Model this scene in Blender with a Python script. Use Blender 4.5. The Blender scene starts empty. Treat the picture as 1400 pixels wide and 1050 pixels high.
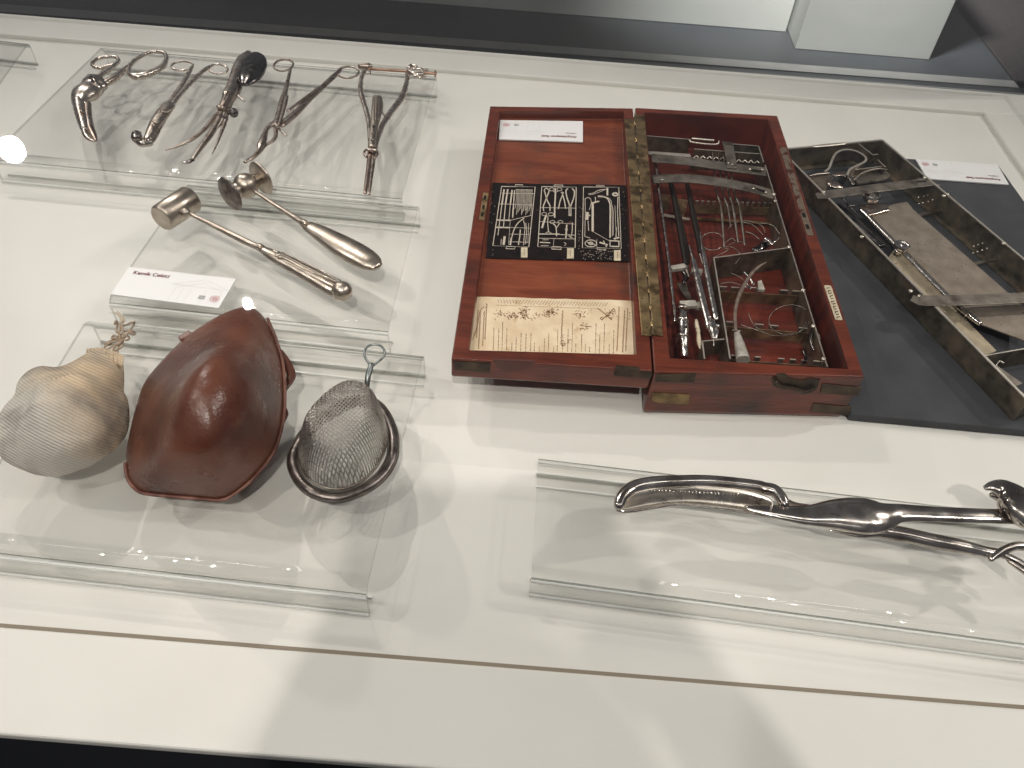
import bpy, bmesh, math, random
from mathutils import Vector, Matrix, noise
random.seed(7)
S = bpy.context.scene
COL = S.collection
R = math.radians

# ------------------------------------------------------------------ camera
CAM = Vector((0, 0, .52)); FPX = 1080.0; CX, CY = 700.0, 525.0
roll = math.atan(.08); th = math.atan2(1179, FPX)
FW = Vector((0, math.cos(th), -math.sin(th))); RT = Vector((1, 0, 0)); UPV = RT.cross(FW)
IX = RT * math.cos(roll) + UPV * math.sin(roll)
IUP = -RT * math.sin(roll) + UPV * math.cos(roll)
cd = bpy.data.cameras.new("camera"); cam = bpy.data.objects.new("camera", cd); COL.objects.link(cam)
cd.sensor_width = 36; cd.lens = 36 * FPX / 1400; cd.clip_start = .01; cd.clip_end = 100
M = Matrix((IX, IUP, -FW)).transposed().to_4x4(); M.translation = CAM
cam.matrix_world = M; S.camera = cam

# ------------------------------------------------------------------ world, exposure
W = bpy.data.worlds.new("World"); S.world = W; W.use_nodes = True
bg = W.node_tree.nodes["Background"]; bg.inputs[0].default_value = (.95, .95, 1.0, 1); bg.inputs[1].default_value = .115
S.view_settings.view_transform = 'Standard'; S.view_settings.look = 'None'
S.view_settings.exposure = 0; S.view_settings.gamma = 1; S.view_settings.use_curve_mapping = False
S.render.engine = 'CYCLES'
cy = S.cycles
cy.use_denoising = True; cy.max_bounces = 10; cy.transparent_max_bounces = 24; cy.sample_clamp_indirect = 6
cy.caustics_reflective = False; cy.caustics_refractive = False

# ------------------------------------------------------------------ gallery lamps and added fill lamps
LK = .155
def lamp(name, loc, target, power, size=.085, col=(1, .95, .875), spread=60):
    l = bpy.data.lights.new(name, 'AREA'); l.shape = 'DISK'; l.size = size; l.energy = power * LK; l.color = col
    l.spread = R(spread)
    o = bpy.data.objects.new(name, l); COL.objects.link(o); o.location = loc
    o.rotation_euler = (Vector(target) - Vector(loc)).to_track_quat('-Z', 'Y').to_euler(); return o
GP = .308                                                         # underside of the lamps is mirrored in the case's top pane
def mirrored(px, py, zl):
    """where a lamp at height zl stands if the top pane mirrors it at this point of the view"""
    d = FW * FPX + IX * (px - CX) - IUP * (py - CY)
    h = CAM + d * ((GP - CAM.z) / d.z); d.z = -d.z; return h + d * ((zl - GP) / d.z)
lamp("gallery_lamp", mirrored(338, 413, 2.3), (-.1, .6, 0), 12, size=.034)
lamp("gallery_lamp", mirrored(15, 202, 1.9), (-.3, .7, 0), 12, size=.09)
lamp("gallery_lamp", (2.1, 1.35, 1.85), (.45, .85, 0), 13)  # unseen fill lamp added to brighten the right back of the table
lamp("gallery_lamp", (-1.9, .5, 2.3), (0, .5, 0), 9)
lamp("gallery_lamp", (1.9, .3, 2.3), (0, .5, 0), 9)
lamp("gallery_lamp", (.09, -1.0, 2.2), (0, .45, 0), 16, size=.07)
lamp("gallery_lamp", (-.9, -.7, 2.4), (-.1, .5, 0), 8)
def added_strip(loc, sx, sy, power):  # unseen strips added for soft fill and streak highlights on the metal
    o = lamp("added_fill_strip", loc, (loc[0], loc[1] + .15, 0), power * 1.7, col=(1, .97, .92), spread=160); o.data.shape = 'RECTANGLE'; o.data.size = sx; o.data.size_y = sy
added_strip((-.9, -.1, 2.7), 1.5, .10, 15); added_strip((.9, .15, 2.7), 1.5, .10, 15); added_strip((0, -1.3, 2.7), 2.4, .12, 12); added_strip((-2.3, .9, 2.4), .12, 1.6, 12); added_strip((2.4, .9, 2.4), .12, 1.6, 12)
lamp("added_far_fill", (.7, 2.6, 2.2), (1.25, 4.2, -.35), 520, size=.3, col=(1, 1, .97), spread=52)  # unseen lamp added to brighten the plinth and bench

# ------------------------------------------------------------------ pixel rays on real heights
def ray(px, py):
    return FW * FPX + IX * (px - CX) - IUP * (py - CY)
ZK, Z0 = 1.0, 0.0                                                  # height scale inside one container, measured from its floor
def at(px, py, z=0.0):
    z = Z0 + (z - Z0) * ZK; d = ray(px, py); return CAM + d * ((z - CAM.z) / d.z)
def atY(px, py, y):
    d = ray(px, py); return CAM + d * (y / d.y)
def proj(v):
    d = v - CAM; k = FPX / d.dot(FW)
    return Vector((CX + k * d.dot(IX), CY - k * d.dot(IUP)))
def scl(v): return FPX / (v - CAM).dot(FW)

# ------------------------------------------------------------------ materials
def nd(nt, t, **k):
    n = nt.nodes.new(t)
    for a, b in k.items(): setattr(n, a, b)
    return n
def mat(name, c1, c2=None, rough=.5, metal=0, scale=20, stretch=(1, 1, 1), rot=0, bump=0, bscale=None, rvar=0, c3=None, s3=6, t3=(.5, .65),
        detail=6, coat=0, spec=.5, ramp=(.35, .65), dist=0, aniso=None):
    m = bpy.data.materials.new(name); m.use_nodes = True; nt = m.node_tree; L = nt.links
    b = nt.nodes["Principled BSDF"]
    b.inputs["Metallic"].default_value = metal; b.inputs["Roughness"].default_value = rough
    b.inputs["Specular IOR Level"].default_value = spec
    b.inputs["Coat Weight"].default_value = coat; b.inputs["Coat Roughness"].default_value = .08
    tc = nd(nt, "ShaderNodeTexCoord"); mp = nd(nt, "ShaderNodeMapping")
    L.new(tc.outputs["Object"], mp.inputs[0]); mp.inputs["Scale"].default_value = stretch; mp.inputs["Rotation"].default_value = (0, 0, rot)
    n1 = nd(nt, "ShaderNodeTexNoise"); n1.inputs["Scale"].default_value = scale; n1.inputs["Detail"].default_value = detail; n1.inputs["Distortion"].default_value = dist
    L.new(mp.outputs[0], n1.inputs["Vector"])
    if c2 is None: c2 = c1
    r = nd(nt, "ShaderNodeValToRGB"); r.color_ramp.elements[0].position = ramp[0]; r.color_ramp.elements[1].position = ramp[1]
    r.color_ramp.elements[0].color = (*c1, 1); r.color_ramp.elements[1].color = (*c2, 1)
    L.new(n1.outputs[0], r.inputs[0]); out = r.outputs[0]
    if c3:
        n3 = nd(nt, "ShaderNodeTexNoise"); n3.inputs["Scale"].default_value = s3; n3.inputs["Detail"].default_value = 5; L.new(tc.outputs["Object"], n3.inputs["Vector"])
        mr = nd(nt, "ShaderNodeMapRange"); mr.inputs[1].default_value = t3[0]; mr.inputs[2].default_value = t3[1]; L.new(n3.outputs[0], mr.inputs[0])
        mx = nd(nt, "ShaderNodeMixRGB"); L.new(mr.outputs[0], mx.inputs[0]); L.new(out, mx.inputs[1]); mx.inputs[2].default_value = (*c3, 1); out = mx.outputs[0]
    L.new(out, b.inputs["Base Color"])
    if rvar:
        n4 = nd(nt, "ShaderNodeTexNoise"); n4.inputs["Scale"].default_value = scale * 1.7; n4.inputs["Detail"].default_value = 6; L.new(tc.outputs["Object"], n4.inputs["Vector"])
        m4 = nd(nt, "ShaderNodeMapRange"); m4.inputs[1].default_value = .3; m4.inputs[2].default_value = .7; m4.inputs[3].default_value = max(.02, rough - rvar); m4.inputs[4].default_value = rough + rvar
        L.new(n4.outputs[0], m4.inputs[0]); L.new(m4.outputs[0], b.inputs["Roughness"])
    if bump:
        n2 = nd(nt, "ShaderNodeTexNoise"); n2.inputs["Scale"].default_value = bscale or scale * 4; n2.inputs["Detail"].default_value = 5; L.new(mp.outputs[0], n2.inputs["Vector"])
        bp = nd(nt, "ShaderNodeBump"); bp.inputs["Distance"].default_value = bump; bp.inputs["Strength"].default_value = 1
        L.new(n2.outputs[0], bp.inputs["Height"]); L.new(bp.outputs[0], b.inputs["Normal"])
    return m
def clear(name, tint=(.97, .985, .975), gl=1.0, f0=.04, rough=.02):
    """thin clear sheet: straight transmission plus mirror reflection that grows towards grazing (Schlick)"""
    m = bpy.data.materials.new(name); m.use_nodes = True; nt = m.node_tree; L = nt.links
    nt.nodes.remove(nt.nodes["Principled BSDF"]); o = nt.nodes["Material Output"]
    t = nd(nt, "ShaderNodeBsdfTransparent"); t.inputs[0].default_value = (*tint, 1)
    g = nd(nt, "ShaderNodeBsdfGlossy"); g.inputs["Roughness"].default_value = rough
    lw = nd(nt, "ShaderNodeLayerWeight"); lw.inputs[0].default_value = .5
    p = nd(nt, "ShaderNodeMath", operation='POWER'); L.new(lw.outputs["Facing"], p.inputs[0]); p.inputs[1].default_value = 5
    a = nd(nt, "ShaderNodeMath", operation='MULTIPLY_ADD'); L.new(p.outputs[0], a.inputs[0]); a.inputs[1].default_value = (1 - f0) * gl; a.inputs[2].default_value = f0 * gl
    a.use_clamp = True
    mx = nd(nt, "ShaderNodeMixShader"); L.new(a.outputs[0], mx.inputs[0]); L.new(t.outputs[0], mx.inputs[1]); L.new(g.outputs[0], mx.inputs[2]); L.new(mx.outputs[0], o.inputs[0])
    return m

WHITE = mat("white_laminate", (.70, .685, .64), (.735, .72, .675), rough=.42, scale=9, bump=.00012, bscale=900, spec=.35)
ACR = clear("acrylic", tint=(.994, .994, .991), f0=.028); ACR_B = clear("acrylic_bend", tint=(.975, .976, .972), f0=.055, rough=.04)
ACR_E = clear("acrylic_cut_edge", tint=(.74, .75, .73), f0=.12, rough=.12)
def glint_white():  # near-white mix that paints highlight lines onto the acrylic
    m = bpy.data.materials.new("acrylic_painted_glint"); m.use_nodes = True; nt = m.node_tree; b = nt.nodes["Principled BSDF"]; o = nt.nodes["Material Output"]
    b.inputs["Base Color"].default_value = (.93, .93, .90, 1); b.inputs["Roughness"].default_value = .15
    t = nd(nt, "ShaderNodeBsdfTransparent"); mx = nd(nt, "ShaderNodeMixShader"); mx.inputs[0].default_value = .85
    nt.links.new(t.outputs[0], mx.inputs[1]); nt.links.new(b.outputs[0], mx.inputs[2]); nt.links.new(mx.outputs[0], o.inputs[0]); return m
ACR_W = glint_white()
GLASS = clear("case_glass", tint=(.992, .993, .991), f0=.013, rough=.01)
NICKEL = mat("worn_nickel", (.48, .41, .36), (.70, .64, .58), rough=.27, metal=1, scale=90, rvar=.06, c3=(.38, .28, .22), s3=45, t3=(.52, .8))
NICKEL_W = mat("worn_brownish_steel", (.30, .24, .20), (.48, .42, .37), rough=.3, metal=1, scale=80, rvar=.05, c3=(.30, .21, .17), s3=60, t3=(.5, .8))
SILV = mat("dull_silver_plate", (.40, .34, .285), (.56, .495, .425), rough=.34, metal=1, scale=60, rvar=.07, c3=(.36, .30, .25), s3=40, t3=(.56, .78), bump=.00008, bscale=500)
DARKM = mat("blackened_steel", (.05, .045, .045), (.22, .20, .19), rough=.2, metal=1, scale=120, rvar=.06, bump=.00003, bscale=300)
BRIGHT = mat("bright_nickel", (.60, .56, .52), (.78, .74, .70), rough=.2, metal=1, scale=140, rvar=.1, c3=(.30, .26, .23), s3=160, t3=(.50, .75), bump=.00004, bscale=300)
CHROME = mat("polished_nickel", (.46, .42, .385), (.68, .635, .59), rough=.17, metal=1, scale=50, rvar=.08, c3=(.17, .135, .115), s3=42, t3=(.46, .74), bump=.00012, bscale=70)
STEEL = mat("tarnished_steel", (.22, .19, .16), (.42, .38, .33), rough=.42, metal=1, scale=60, rvar=.12, c3=(.13, .10, .08), s3=30, t3=(.5, .66), bump=.0002, bscale=300)
SAWM = mat("oxidised_saw_steel", (.25, .21, .165), (.34, .29, .24), rough=.55, metal=.7, scale=60, c3=(.10, .075, .06), s3=240, t3=(.62, .72), bump=.00015, bscale=700, spec=.3)
TIN = mat("old_tin", (.085, .073, .056), (.22, .19, .145), rough=.42, metal=.75, scale=70, c3=(.30, .24, .17), s3=30, t3=(.5, .7), rvar=.12, bump=.0002, bscale=200)
TINL = mat("rubbed_tin", (.20, .175, .145), (.36, .32, .27), rough=.45, metal=.85, scale=70, c3=(.11, .09, .07), s3=50, t3=(.5, .65), bump=.0001, bscale=300)
TINW = mat("yellowed_tin", (.17, .115, .065), (.42, .32, .19), rough=.42, metal=.7, scale=45, c3=(.10, .07, .05), s3=35, t3=(.5, .7), bump=.0002, bscale=300)
TINE = mat("bright_tin_edge", (.62, .56, .48), (.80, .74, .65), rough=.4, metal=.85, scale=100, bump=.0001, bscale=400)
BRASS = mat("aged_brass", (.34, .225, .11), (.52, .37, .19), rough=.36, metal=.9, scale=50, rvar=.12, c3=(.15, .10, .05), s3=60, t3=(.5, .64), bump=.0003, bscale=300)
BRASSD = mat("blackened_brass", (.034, .025, .019), (.085, .058, .036), rough=.45, metal=.7, scale=60, rvar=.1, bump=.0003, bscale=300)
WOOD = mat("mahogany", (.085, .018, .010), (.148, .032, .016), rough=.30, scale=16, stretch=(1, 7, 7), c3=(.040, .014, .010), s3=18, t3=(.52, .74), bump=.0005, bscale=60, coat=.15, detail=9, dist=.6, spec=.35)
WOODF = mat("mahogany_lid_floor", (.145, .032, .015), (.225, .060, .026), rough=.24, scale=14, stretch=(1, 5, 1), c3=(.075, .034, .022), s3=15, t3=(.52, .72), bump=.0006, bscale=110, coat=.4, detail=9, dist=.5)
WOODI = mat("mahogany_inside", (.07, .012, .009), (.16, .028, .015), rough=.42, scale=18, stretch=(1, 6, 1), bump=.0003, bscale=80, detail=8, c3=(.05, .012, .009), s3=22, t3=(.5, .7))  # shade inside the case is darkened into this wood colour
EBONY = mat("ebony", (.008, .006, .005), (.016, .011, .009), rough=.45, scale=80, spec=.2)
IVORY = mat("old_ivory", (.48, .40, .28), (.62, .54, .40), rough=.4, scale=120, stretch=(1, 1, 1), bump=.0001)
GREYIV = mat("grey_horn", (.25, .235, .20), (.44, .41, .36), rough=.35, scale=120, bump=.0002)
CARD = mat("card_white", (.80, .79, .79), rough=.4)
INKR = mat("dark_red_ink", (.16, .012, .02), rough=.6)
INKG = mat("grey_ink", (.22, .23, .23), rough=.6); INKP = mat("pink_ink", (.60, .22, .25), rough=.6); INKF = mat("faint_ink", (.70, .69, .69), rough=.5)
BLACKP = mat("black_print", (.005, .003, .003), (.014, .008, .007), rough=.24, scale=80, c3=(.09, .05, .04), s3=120, t3=(.66, .74), bump=.0004, bscale=180)
PRINTW = mat("cream_print", (.42, .36, .29), (.62, .55, .46), rough=.5, scale=600)
PAPER = mat("aged_paper", (.60, .46, .30), (.72, .59, .42), rough=.75, scale=40, c3=(.46, .30, .16), s3=70, t3=(.60, .78), bump=.0004, bscale=120)
INKB = mat("brown_ink", (.19, .085, .035), rough=.7); INKD = mat("faded_print_ink", (.13, .08, .05), rough=.7)
BLUEC = mat("slate_board", (.040, .041, .046), (.054, .056, .062), rough=.7, scale=30, bump=.0002, bscale=1500, spec=.3)
CORD = mat("cotton_cord", (.34, .255, .18), (.46, .36, .27), rough=.85, scale=300, bump=.0003, bscale=900)
FLOOR = mat("dark_floor", (.026, .030, .036), (.036, .040, .046), rough=.5, scale=3, c3=(.035, .037, .040), s3=1.2, t3=(.4, .7), bump=.0005, bscale=60)
FLOORB = mat("brown_carpet", (.013, .010, .010), (.022, .017, .017), rough=.85, scale=40, bump=.002, bscale=200)
FSTRIP = mat("floor_channel", (.17, .17, .165), (.21, .205, .195), rough=.5, scale=10)
PLINTH = mat("pale_plinth_paint", (.52, .53, .50), (.56, .57, .54), rough=.6, scale=4)

def leather_mat():
    m = mat("brown_leather", (.070, .020, .012), (.135, .043, .024), rough=.31, scale=22, c3=(.18, .070, .042), s3=26, t3=(.42, .88), bump=.0007, bscale=60, rvar=.10, spec=.5, detail=8)
    nt = m.node_tree; L = nt.links; b = nt.nodes["Principled BSDF"]
    tc = nd(nt, "ShaderNodeTexCoord"); v = nd(nt, "ShaderNodeTexNoise"); v.inputs["Scale"].default_value = 420; v.inputs["Detail"].default_value = 3
    L.new(tc.outputs["Object"], v.inputs["Vector"]); bp = nd(nt, "ShaderNodeBump"); bp.inputs["Distance"].default_value = .00025
    L.new(v.outputs[0], bp.inputs["Height"]); old = b.inputs["Normal"].links[0].from_socket; L.new(old, bp.inputs["Normal"]); L.new(bp.outputs[0], b.inputs["Normal"])
    return m
LEATHER = leather_mat()
def knit_mat():
    m = mat("knitted_cotton", (.58, .44, .30), (.68, .54, .39), rough=.9, scale=25, spec=.2)
    nt = m.node_tree; L = nt.links; b = nt.nodes["Principled BSDF"]
    tc = nd(nt, "ShaderNodeTexCoord")
    # worn grey-white fabric over the lower half
    sp = nd(nt, "ShaderNodeSeparateXYZ"); L.new(tc.outputs["Object"], sp.inputs[0])
    n = nd(nt, "ShaderNodeTexNoise"); n.inputs["Scale"].default_value = 22; n.inputs["Detail"].default_value = 6; L.new(tc.outputs["Object"], n.inputs["Vector"])
    dg = nd(nt, "ShaderNodeVectorMath", operation='DOT_PRODUCT'); L.new(tc.outputs["Object"], dg.inputs[0]); dg.inputs[1].default_value = (.62, .78, .1)
    ad = nd(nt, "ShaderNodeMath", operation='MULTIPLY_ADD'); L.new(n.outputs[0], ad.inputs[0]); ad.inputs[1].default_value = .05; L.new(dg.outputs["Value"], ad.inputs[2])
    mr = nd(nt, "ShaderNodeMapRange"); mr.inputs[1].default_value = .045; mr.inputs[2].default_value = .012; L.new(ad.outputs[0], mr.inputs[0])
    old = b.inputs["Base Color"].links[0].from_socket
    mx = nd(nt, "ShaderNodeMixRGB"); L.new(mr.outputs[0], mx.inputs[0]); L.new(old, mx.inputs[1]); mx.inputs[2].default_value = (.60, .56, .50, 1)
    # dark grey soil bands
    mp2 = nd(nt, "ShaderNodeMapping"); mp2.inputs["Rotation"].default_value = (0, 0, R(-28)); mp2.inputs["Scale"].default_value = (1, 2.6, 1); L.new(tc.outputs["Object"], mp2.inputs[0])
    n2 = nd(nt, "ShaderNodeTexNoise"); n2.inputs["Scale"].default_value = 17; n2.inputs["Detail"].default_value = 5; L.new(mp2.outputs[0], n2.inputs["Vector"])
    m2 = nd(nt, "ShaderNodeMapRange"); m2.inputs[1].default_value = .46; m2.inputs[2].default_value = .66; m2.inputs[4].default_value = .8; L.new(n2.outputs[0], m2.inputs[0])
    mx2 = nd(nt, "ShaderNodeMixRGB"); L.new(m2.outputs[0], mx2.inputs[0]); L.new(mx.outputs[0], mx2.inputs[1]); mx2.inputs[2].default_value = (.24, .215, .195, 1)
    dn = nd(nt, "ShaderNodeTexNoise"); dn.inputs["Scale"].default_value = 14; dn.inputs["Detail"].default_value = 1; L.new(tc.outputs["Object"], dn.inputs["Vector"])
    dd = nd(nt, "ShaderNodeVectorMath", operation='DOT_PRODUCT'); L.new(tc.outputs["Object"], dd.inputs[0]); dd.inputs[1].default_value = (1080, 2400, 1400)
    da = nd(nt, "ShaderNodeMath", operation='MULTIPLY_ADD'); L.new(dn.outputs[0], da.inputs[0]); da.inputs[1].default_value = 16; L.new(dd.outputs["Value"], da.inputs[2])
    ds = nd(nt, "ShaderNodeMath", operation='SINE'); L.new(da.outputs[0], ds.inputs[0])
    w = nd(nt, "ShaderNodeMath", operation='MULTIPLY_ADD'); L.new(ds.outputs[0], w.inputs[0]); w.inputs[1].default_value = .5; w.inputs[2].default_value = .5
    m3 = nd(nt, "ShaderNodeMapRange"); m3.inputs[1].default_value = .0; m3.inputs[2].default_value = .45; m3.inputs[3].default_value = .55; m3.inputs[4].default_value = 1; L.new(w.outputs[0], m3.inputs[0])
    mx3 = nd(nt, "ShaderNodeMixRGB", blend_type='MULTIPLY'); mx3.inputs[0].default_value = .42; L.new(mx2.outputs[0], mx3.inputs[1]); L.new(m3.outputs[0], mx3.inputs[2])
    L.new(mx3.outputs[0], b.inputs["Base Color"])
    n5 = nd(nt, "ShaderNodeTexNoise"); n5.inputs["Scale"].default_value = 700; L.new(tc.outputs["Object"], n5.inputs["Vector"])
    a5 = nd(nt, "ShaderNodeMath", operation='MULTIPLY_ADD'); L.new(n5.outputs[0], a5.inputs[0]); a5.inputs[1].default_value = .8; L.new(w.outputs[0], a5.inputs[2])
    bp = nd(nt, "ShaderNodeBump"); bp.inputs["Distance"].default_value = .0004; L.new(a5.outputs[0], bp.inputs["Height"]); L.new(bp.outputs[0], b.inputs["Normal"])
    return m
KNIT = knit_mat()

# ------------------------------------------------------------------ objects
def wloc(o):
    v = Vector((0, 0, 0))
    while o: v += Vector(o.location); o = o.parent
    return v
def thing(name, label, cat, loc, group=None):
    o = bpy.data.objects.new(name, None); COL.objects.link(o); o.location = loc; o.empty_display_size = .02
    o["label"] = label; o["category"] = cat
    if group: o["group"] = group
    return o
def tag(o, label, cat, group=None):
    o["label"] = label; o["category"] = cat
    if group: o["group"] = group
    return o

def catmull(P, sub, closed):
    n = len(P); out = []
    if n < 3 and not closed:
        return [P[0] + (P[1] - P[0]) * (k / sub) for k in range(sub + 1)]
    segs = n if closed else n - 1
    for i in range(segs):
        g = lambda j: P[j % n] if closed else P[max(0, min(n - 1, j))]
        a, b, c, d = g(i - 1), g(i), g(i + 1), g(i + 2)
        for k in range(sub):
            t = k / sub
            out.append(.5 * ((2 * b) + (c - a) * t + (2 * a - 5 * b + 4 * c - d) * t * t + (3 * b - a - 3 * c + d) * t ** 3))
    if not closed: out.append(P[-1].copy())
    return out

class MB:
    def __init__(s): s.v = []; s.f = []; s.m = []; s.sm = []
    def face(s, idx, mi=0, sm=False): s.f.append(idx); s.m.append(mi); s.sm.append(sm)
    def sweep(s, P, A, B, up=Vector((0, 0, 1)), n=10, closed=False, mi=0, sq=False, round_ends=True, twist=0):
        """sweep an ellipse (half width A in plane, half height B) along P"""
        N = len(P); rings = []
        def ring(c, T, a, b):
            side = T.cross(up)
            if side.length < .15: side = T.cross(Vector((0, 1, 0)))
            side.normalize(); u2 = side.cross(T).normalized(); r = []
            cs = [(-1, -1), (1, -1), (1, 1), (-1, 1)] if sq else [(math.cos(2 * math.pi * k / n), math.sin(2 * math.pi * k / n)) for k in range(n)]
            for x, y in cs:
                s.v.append(c + side * (a * x) + u2 * (b * y)); r.append(len(s.v) - 1)
            return r
        for i in range(N):
            if closed: T = P[(i + 1) % N] - P[i - 1]
            else: T = P[min(N - 1, i + 1)] - P[max(0, i - 1)]
            if T.length < 1e-9: T = Vector((1, 0, 0))
            T.normalize()
            if not closed and i == 0 and round_ends and not sq:
                for q in (.15, .6, .9): rings.append(ring(P[0] - T * (min(A[0], B[0]) * math.sqrt(1 - q * q)), T, A[0] * q, B[0] * q))
            rings.append(ring(P[i], T, A[i], B[i]))
            if not closed and i == N - 1 and round_ends and not sq:
                for q in (.9, .6, .15): rings.append(ring(P[-1] + T * (min(A[-1], B[-1]) * math.sqrt(1 - q * q)), T, A[-1] * q, B[-1] * q))
        k = len(rings[0]); RN = len(rings)
        for i in range(RN if closed else RN - 1):
            a, b = rings[i], rings[(i + 1) % RN]
            for j in range(k): s.face((a[j], a[(j + 1) % k], b[(j + 1) % k], b[j]), mi, not sq)
        if not closed:
            s.face(tuple(reversed(rings[0])), mi); s.face(tuple(rings[-1]), mi)
    def stroke(s, pts, z, w, t=1.0, th=None, mi=0, closed=False, sub=5, n=10, sq=False, round_ends=True, straight=False):
        """photo-traced centre line laid at its real height z; w = apparent width; th = thickness in metres"""
        W3 = [at(p[0], p[1], z + (p[2] * .001 if len(p) > 2 else 0)) for p in pts]
        ws = list(w) if isinstance(w, (list, tuple)) else [w] * len(pts)
        V = [Vector((p.x, p.y, p.z, q)) for p, q in zip(W3, ws)]
        Q = V if straight else catmull(V, sub, closed)
        P = [Vector(q[:3]) for q in Q]; N = len(P); A = []; B = []
        for i in range(N):
            T = (P[(i + 1) % N] - P[i - 1]) if closed else (P[min(N - 1, i + 1)] - P[max(0, i - 1)])
            if T.length < 1e-9: T = Vector((1, 0, 0))
            T.normalize(); side = T.cross(Vector((0, 0, 1)))
            if side.length < .15: side = Vector((1, 0, 0))
            side.normalize()
            if t > .6 and th is None: L = scl(P[i])
            else:
                L = (proj(P[i] + side * .001) - proj(P[i])).length / .001
                # apparent width is measured across the stroke's picture direction
                d = proj(P[i] + T * .001) - proj(P[i]); e = proj(P[i] + side * .001) - proj(P[i])
                if d.length > 1e-9: L = abs(d.x * e.y - d.y * e.x) / d.length / .001
                L = max(L, scl(P[i]) * .35)
            a = max(.00015, Q[i][3] / 2 / L); A.append(a); B.append(th / 2 if th else a * t)
        s.sweep(P, A, B, n=n, closed=closed, mi=mi, sq=sq, round_ends=round_ends)
        return s
    def prism(s, top, h, mi=0, sm=False, mib=None):
        """closed outline (world points) pushed straight down by h"""
        n = len(top); b = len(s.v)
        s.v += [Vector(p) for p in top]; s.v += [Vector(p) - Vector((0, 0, h)) for p in top]
        s.face(tuple(range(b, b + n)), mi); s.face(tuple(reversed(range(b + n, b + 2 * n))), mi)
        for i in range(n):
            j = (i + 1) % n; s.face((b + i, b + n + i, b + n + j, b + j), mi if mib is None else mib, sm)
        return s
    def pprism(s, px, z, h, **k): return s.prism([at(x, y, z) for x, y in px], h, **k)
    def quad(s, a, b, c, d, mi=0):
        i = len(s.v); s.v += [Vector(p) for p in (a, b, c, d)]; s.face((i, i + 1, i + 2, i + 3), mi)
    def box(s, x0, x1, y0, y1, z0, z1, mi=0):
        s.prism([(x0, y0, z1), (x1, y0, z1), (x1, y1, z1), (x0, y1, z1)], z1 - z0, mi=mi); return s
    def slab(s, a, b, c, d, nrm, h, mi=0):
        """quad a b c d thickened by h along nrm"""
        a, b, c, d = map(Vector, (a, b, c, d)); o = Vector(nrm) * h; i = len(s.v)
        s.v += [a, b, c, d, a + o, b + o, c + o, d + o]
        for f in ((0, 3, 2, 1), (4, 5, 6, 7), (0, 1, 5, 4), (1, 2, 6, 5), (2, 3, 7, 6), (3, 0, 4, 7)): s.face(tuple(i + k for k in f), mi)
        return s
    def sheet(s, A, B, z, h, th=.0009, mi=0):
        """upright thin sheet whose top edge runs between two traced points"""
        h *= ZK; a, b = at(*A, z), at(*B, z); d = (b - a).normalized(); n = Vector((-d.y, d.x, 0)) * th / 2
        s.prism([a - n, b - n, b + n, a + n], h, mi=mi); return s
    def knob(s, px, z, prof, mi=0, n=20):
        """lathe round a vertical axis; prof = (radius mm, height mm)"""
        c = at(*px, z); rings = []
        for r, h in prof:
            rings.append([]);
            for k in range(n):
                a = 2 * math.pi * k / n; s.v.append(c + Vector((r * .001 * math.cos(a), r * .001 * math.sin(a), h * .001))); rings[-1].append(len(s.v) - 1)
        for a, b in zip(rings, rings[1:]):
            for k in range(n): s.face((a[k], a[(k + 1) % n], b[(k + 1) % n], b[k]), mi, False)
        s.face(tuple(reversed(rings[0])), mi); s.face(tuple(rings[-1]), mi); return s
    def ball(s, c, r, mi=0, n=12, sq=(1, 1, 1)):
        c = Vector(c); rings = []
        for i in range(1, n // 2 + 1):
            ph = math.pi * i / (n // 2 + 1); rings.append([])
            for k in range(n):
                a = 2 * math.pi * k / n
                s.v.append(c + Vector((r * sq[0] * math.sin(ph) * math.cos(a), r * sq[1] * math.sin(ph) * math.sin(a), r * sq[2] * math.cos(ph)))); rings[-1].append(len(s.v) - 1)
        for a, b in zip(rings, rings[1:]):
            for k in range(n): s.face((a[k], b[k], b[(k + 1) % n], a[(k + 1) % n]), mi, True)
        s.face(tuple(rings[0]), mi, True); s.face(tuple(reversed(rings[-1])), mi, True); return s
    def build(s, name, mats, parent=None, bevel=0, kind=None, label=None, origin=None, seg=2, subsurf=0):
        if not isinstance(mats, (list, tuple)): mats = [mats]
        if parent is None:
            if origin is None:
                c = sum(s.v, Vector()) / len(s.v); origin = Vector((c.x, c.y, min(v.z for v in s.v)))
            off = Vector(origin); loc = off
        else: off = wloc(parent); loc = Vector((0, 0, 0))
        me = bpy.data.meshes.new(name)
        me.from_pydata([tuple(v - off) for v in s.v], [], s.f)
        for m in mats: me.materials.append(m)
        me.polygons.foreach_set("material_index", s.m); me.polygons.foreach_set("use_smooth", s.sm); me.update()
        bm = bmesh.new(); bm.from_mesh(me); bmesh.ops.recalc_face_normals(bm, faces=bm.faces); bm.to_mesh(me); bm.free()
        o = bpy.data.objects.new(name, me); COL.objects.link(o); o.location = loc; o.parent = parent
        if bevel:
            b = o.modifiers.new("bevel", 'BEVEL'); b.width = bevel; b.segments = seg; b.limit_method = 'ANGLE'; b.angle_limit = R(40)
        if subsurf:
            u = o.modifiers.new("smooth", 'SUBSURF'); u.levels = subsurf; u.render_levels = subsurf
        if kind: o["kind"] = kind
        if label: o["label"] = label
        return o

def lerp(a, b, t): return a + (b - a) * t
def bil(q, u, v):
    """q = back-left, back-right, front-right, front-left ; v runs to the front"""
    return lerp(lerp(q[0], q[1], u), lerp(q[3], q[2], u), v)

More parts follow.
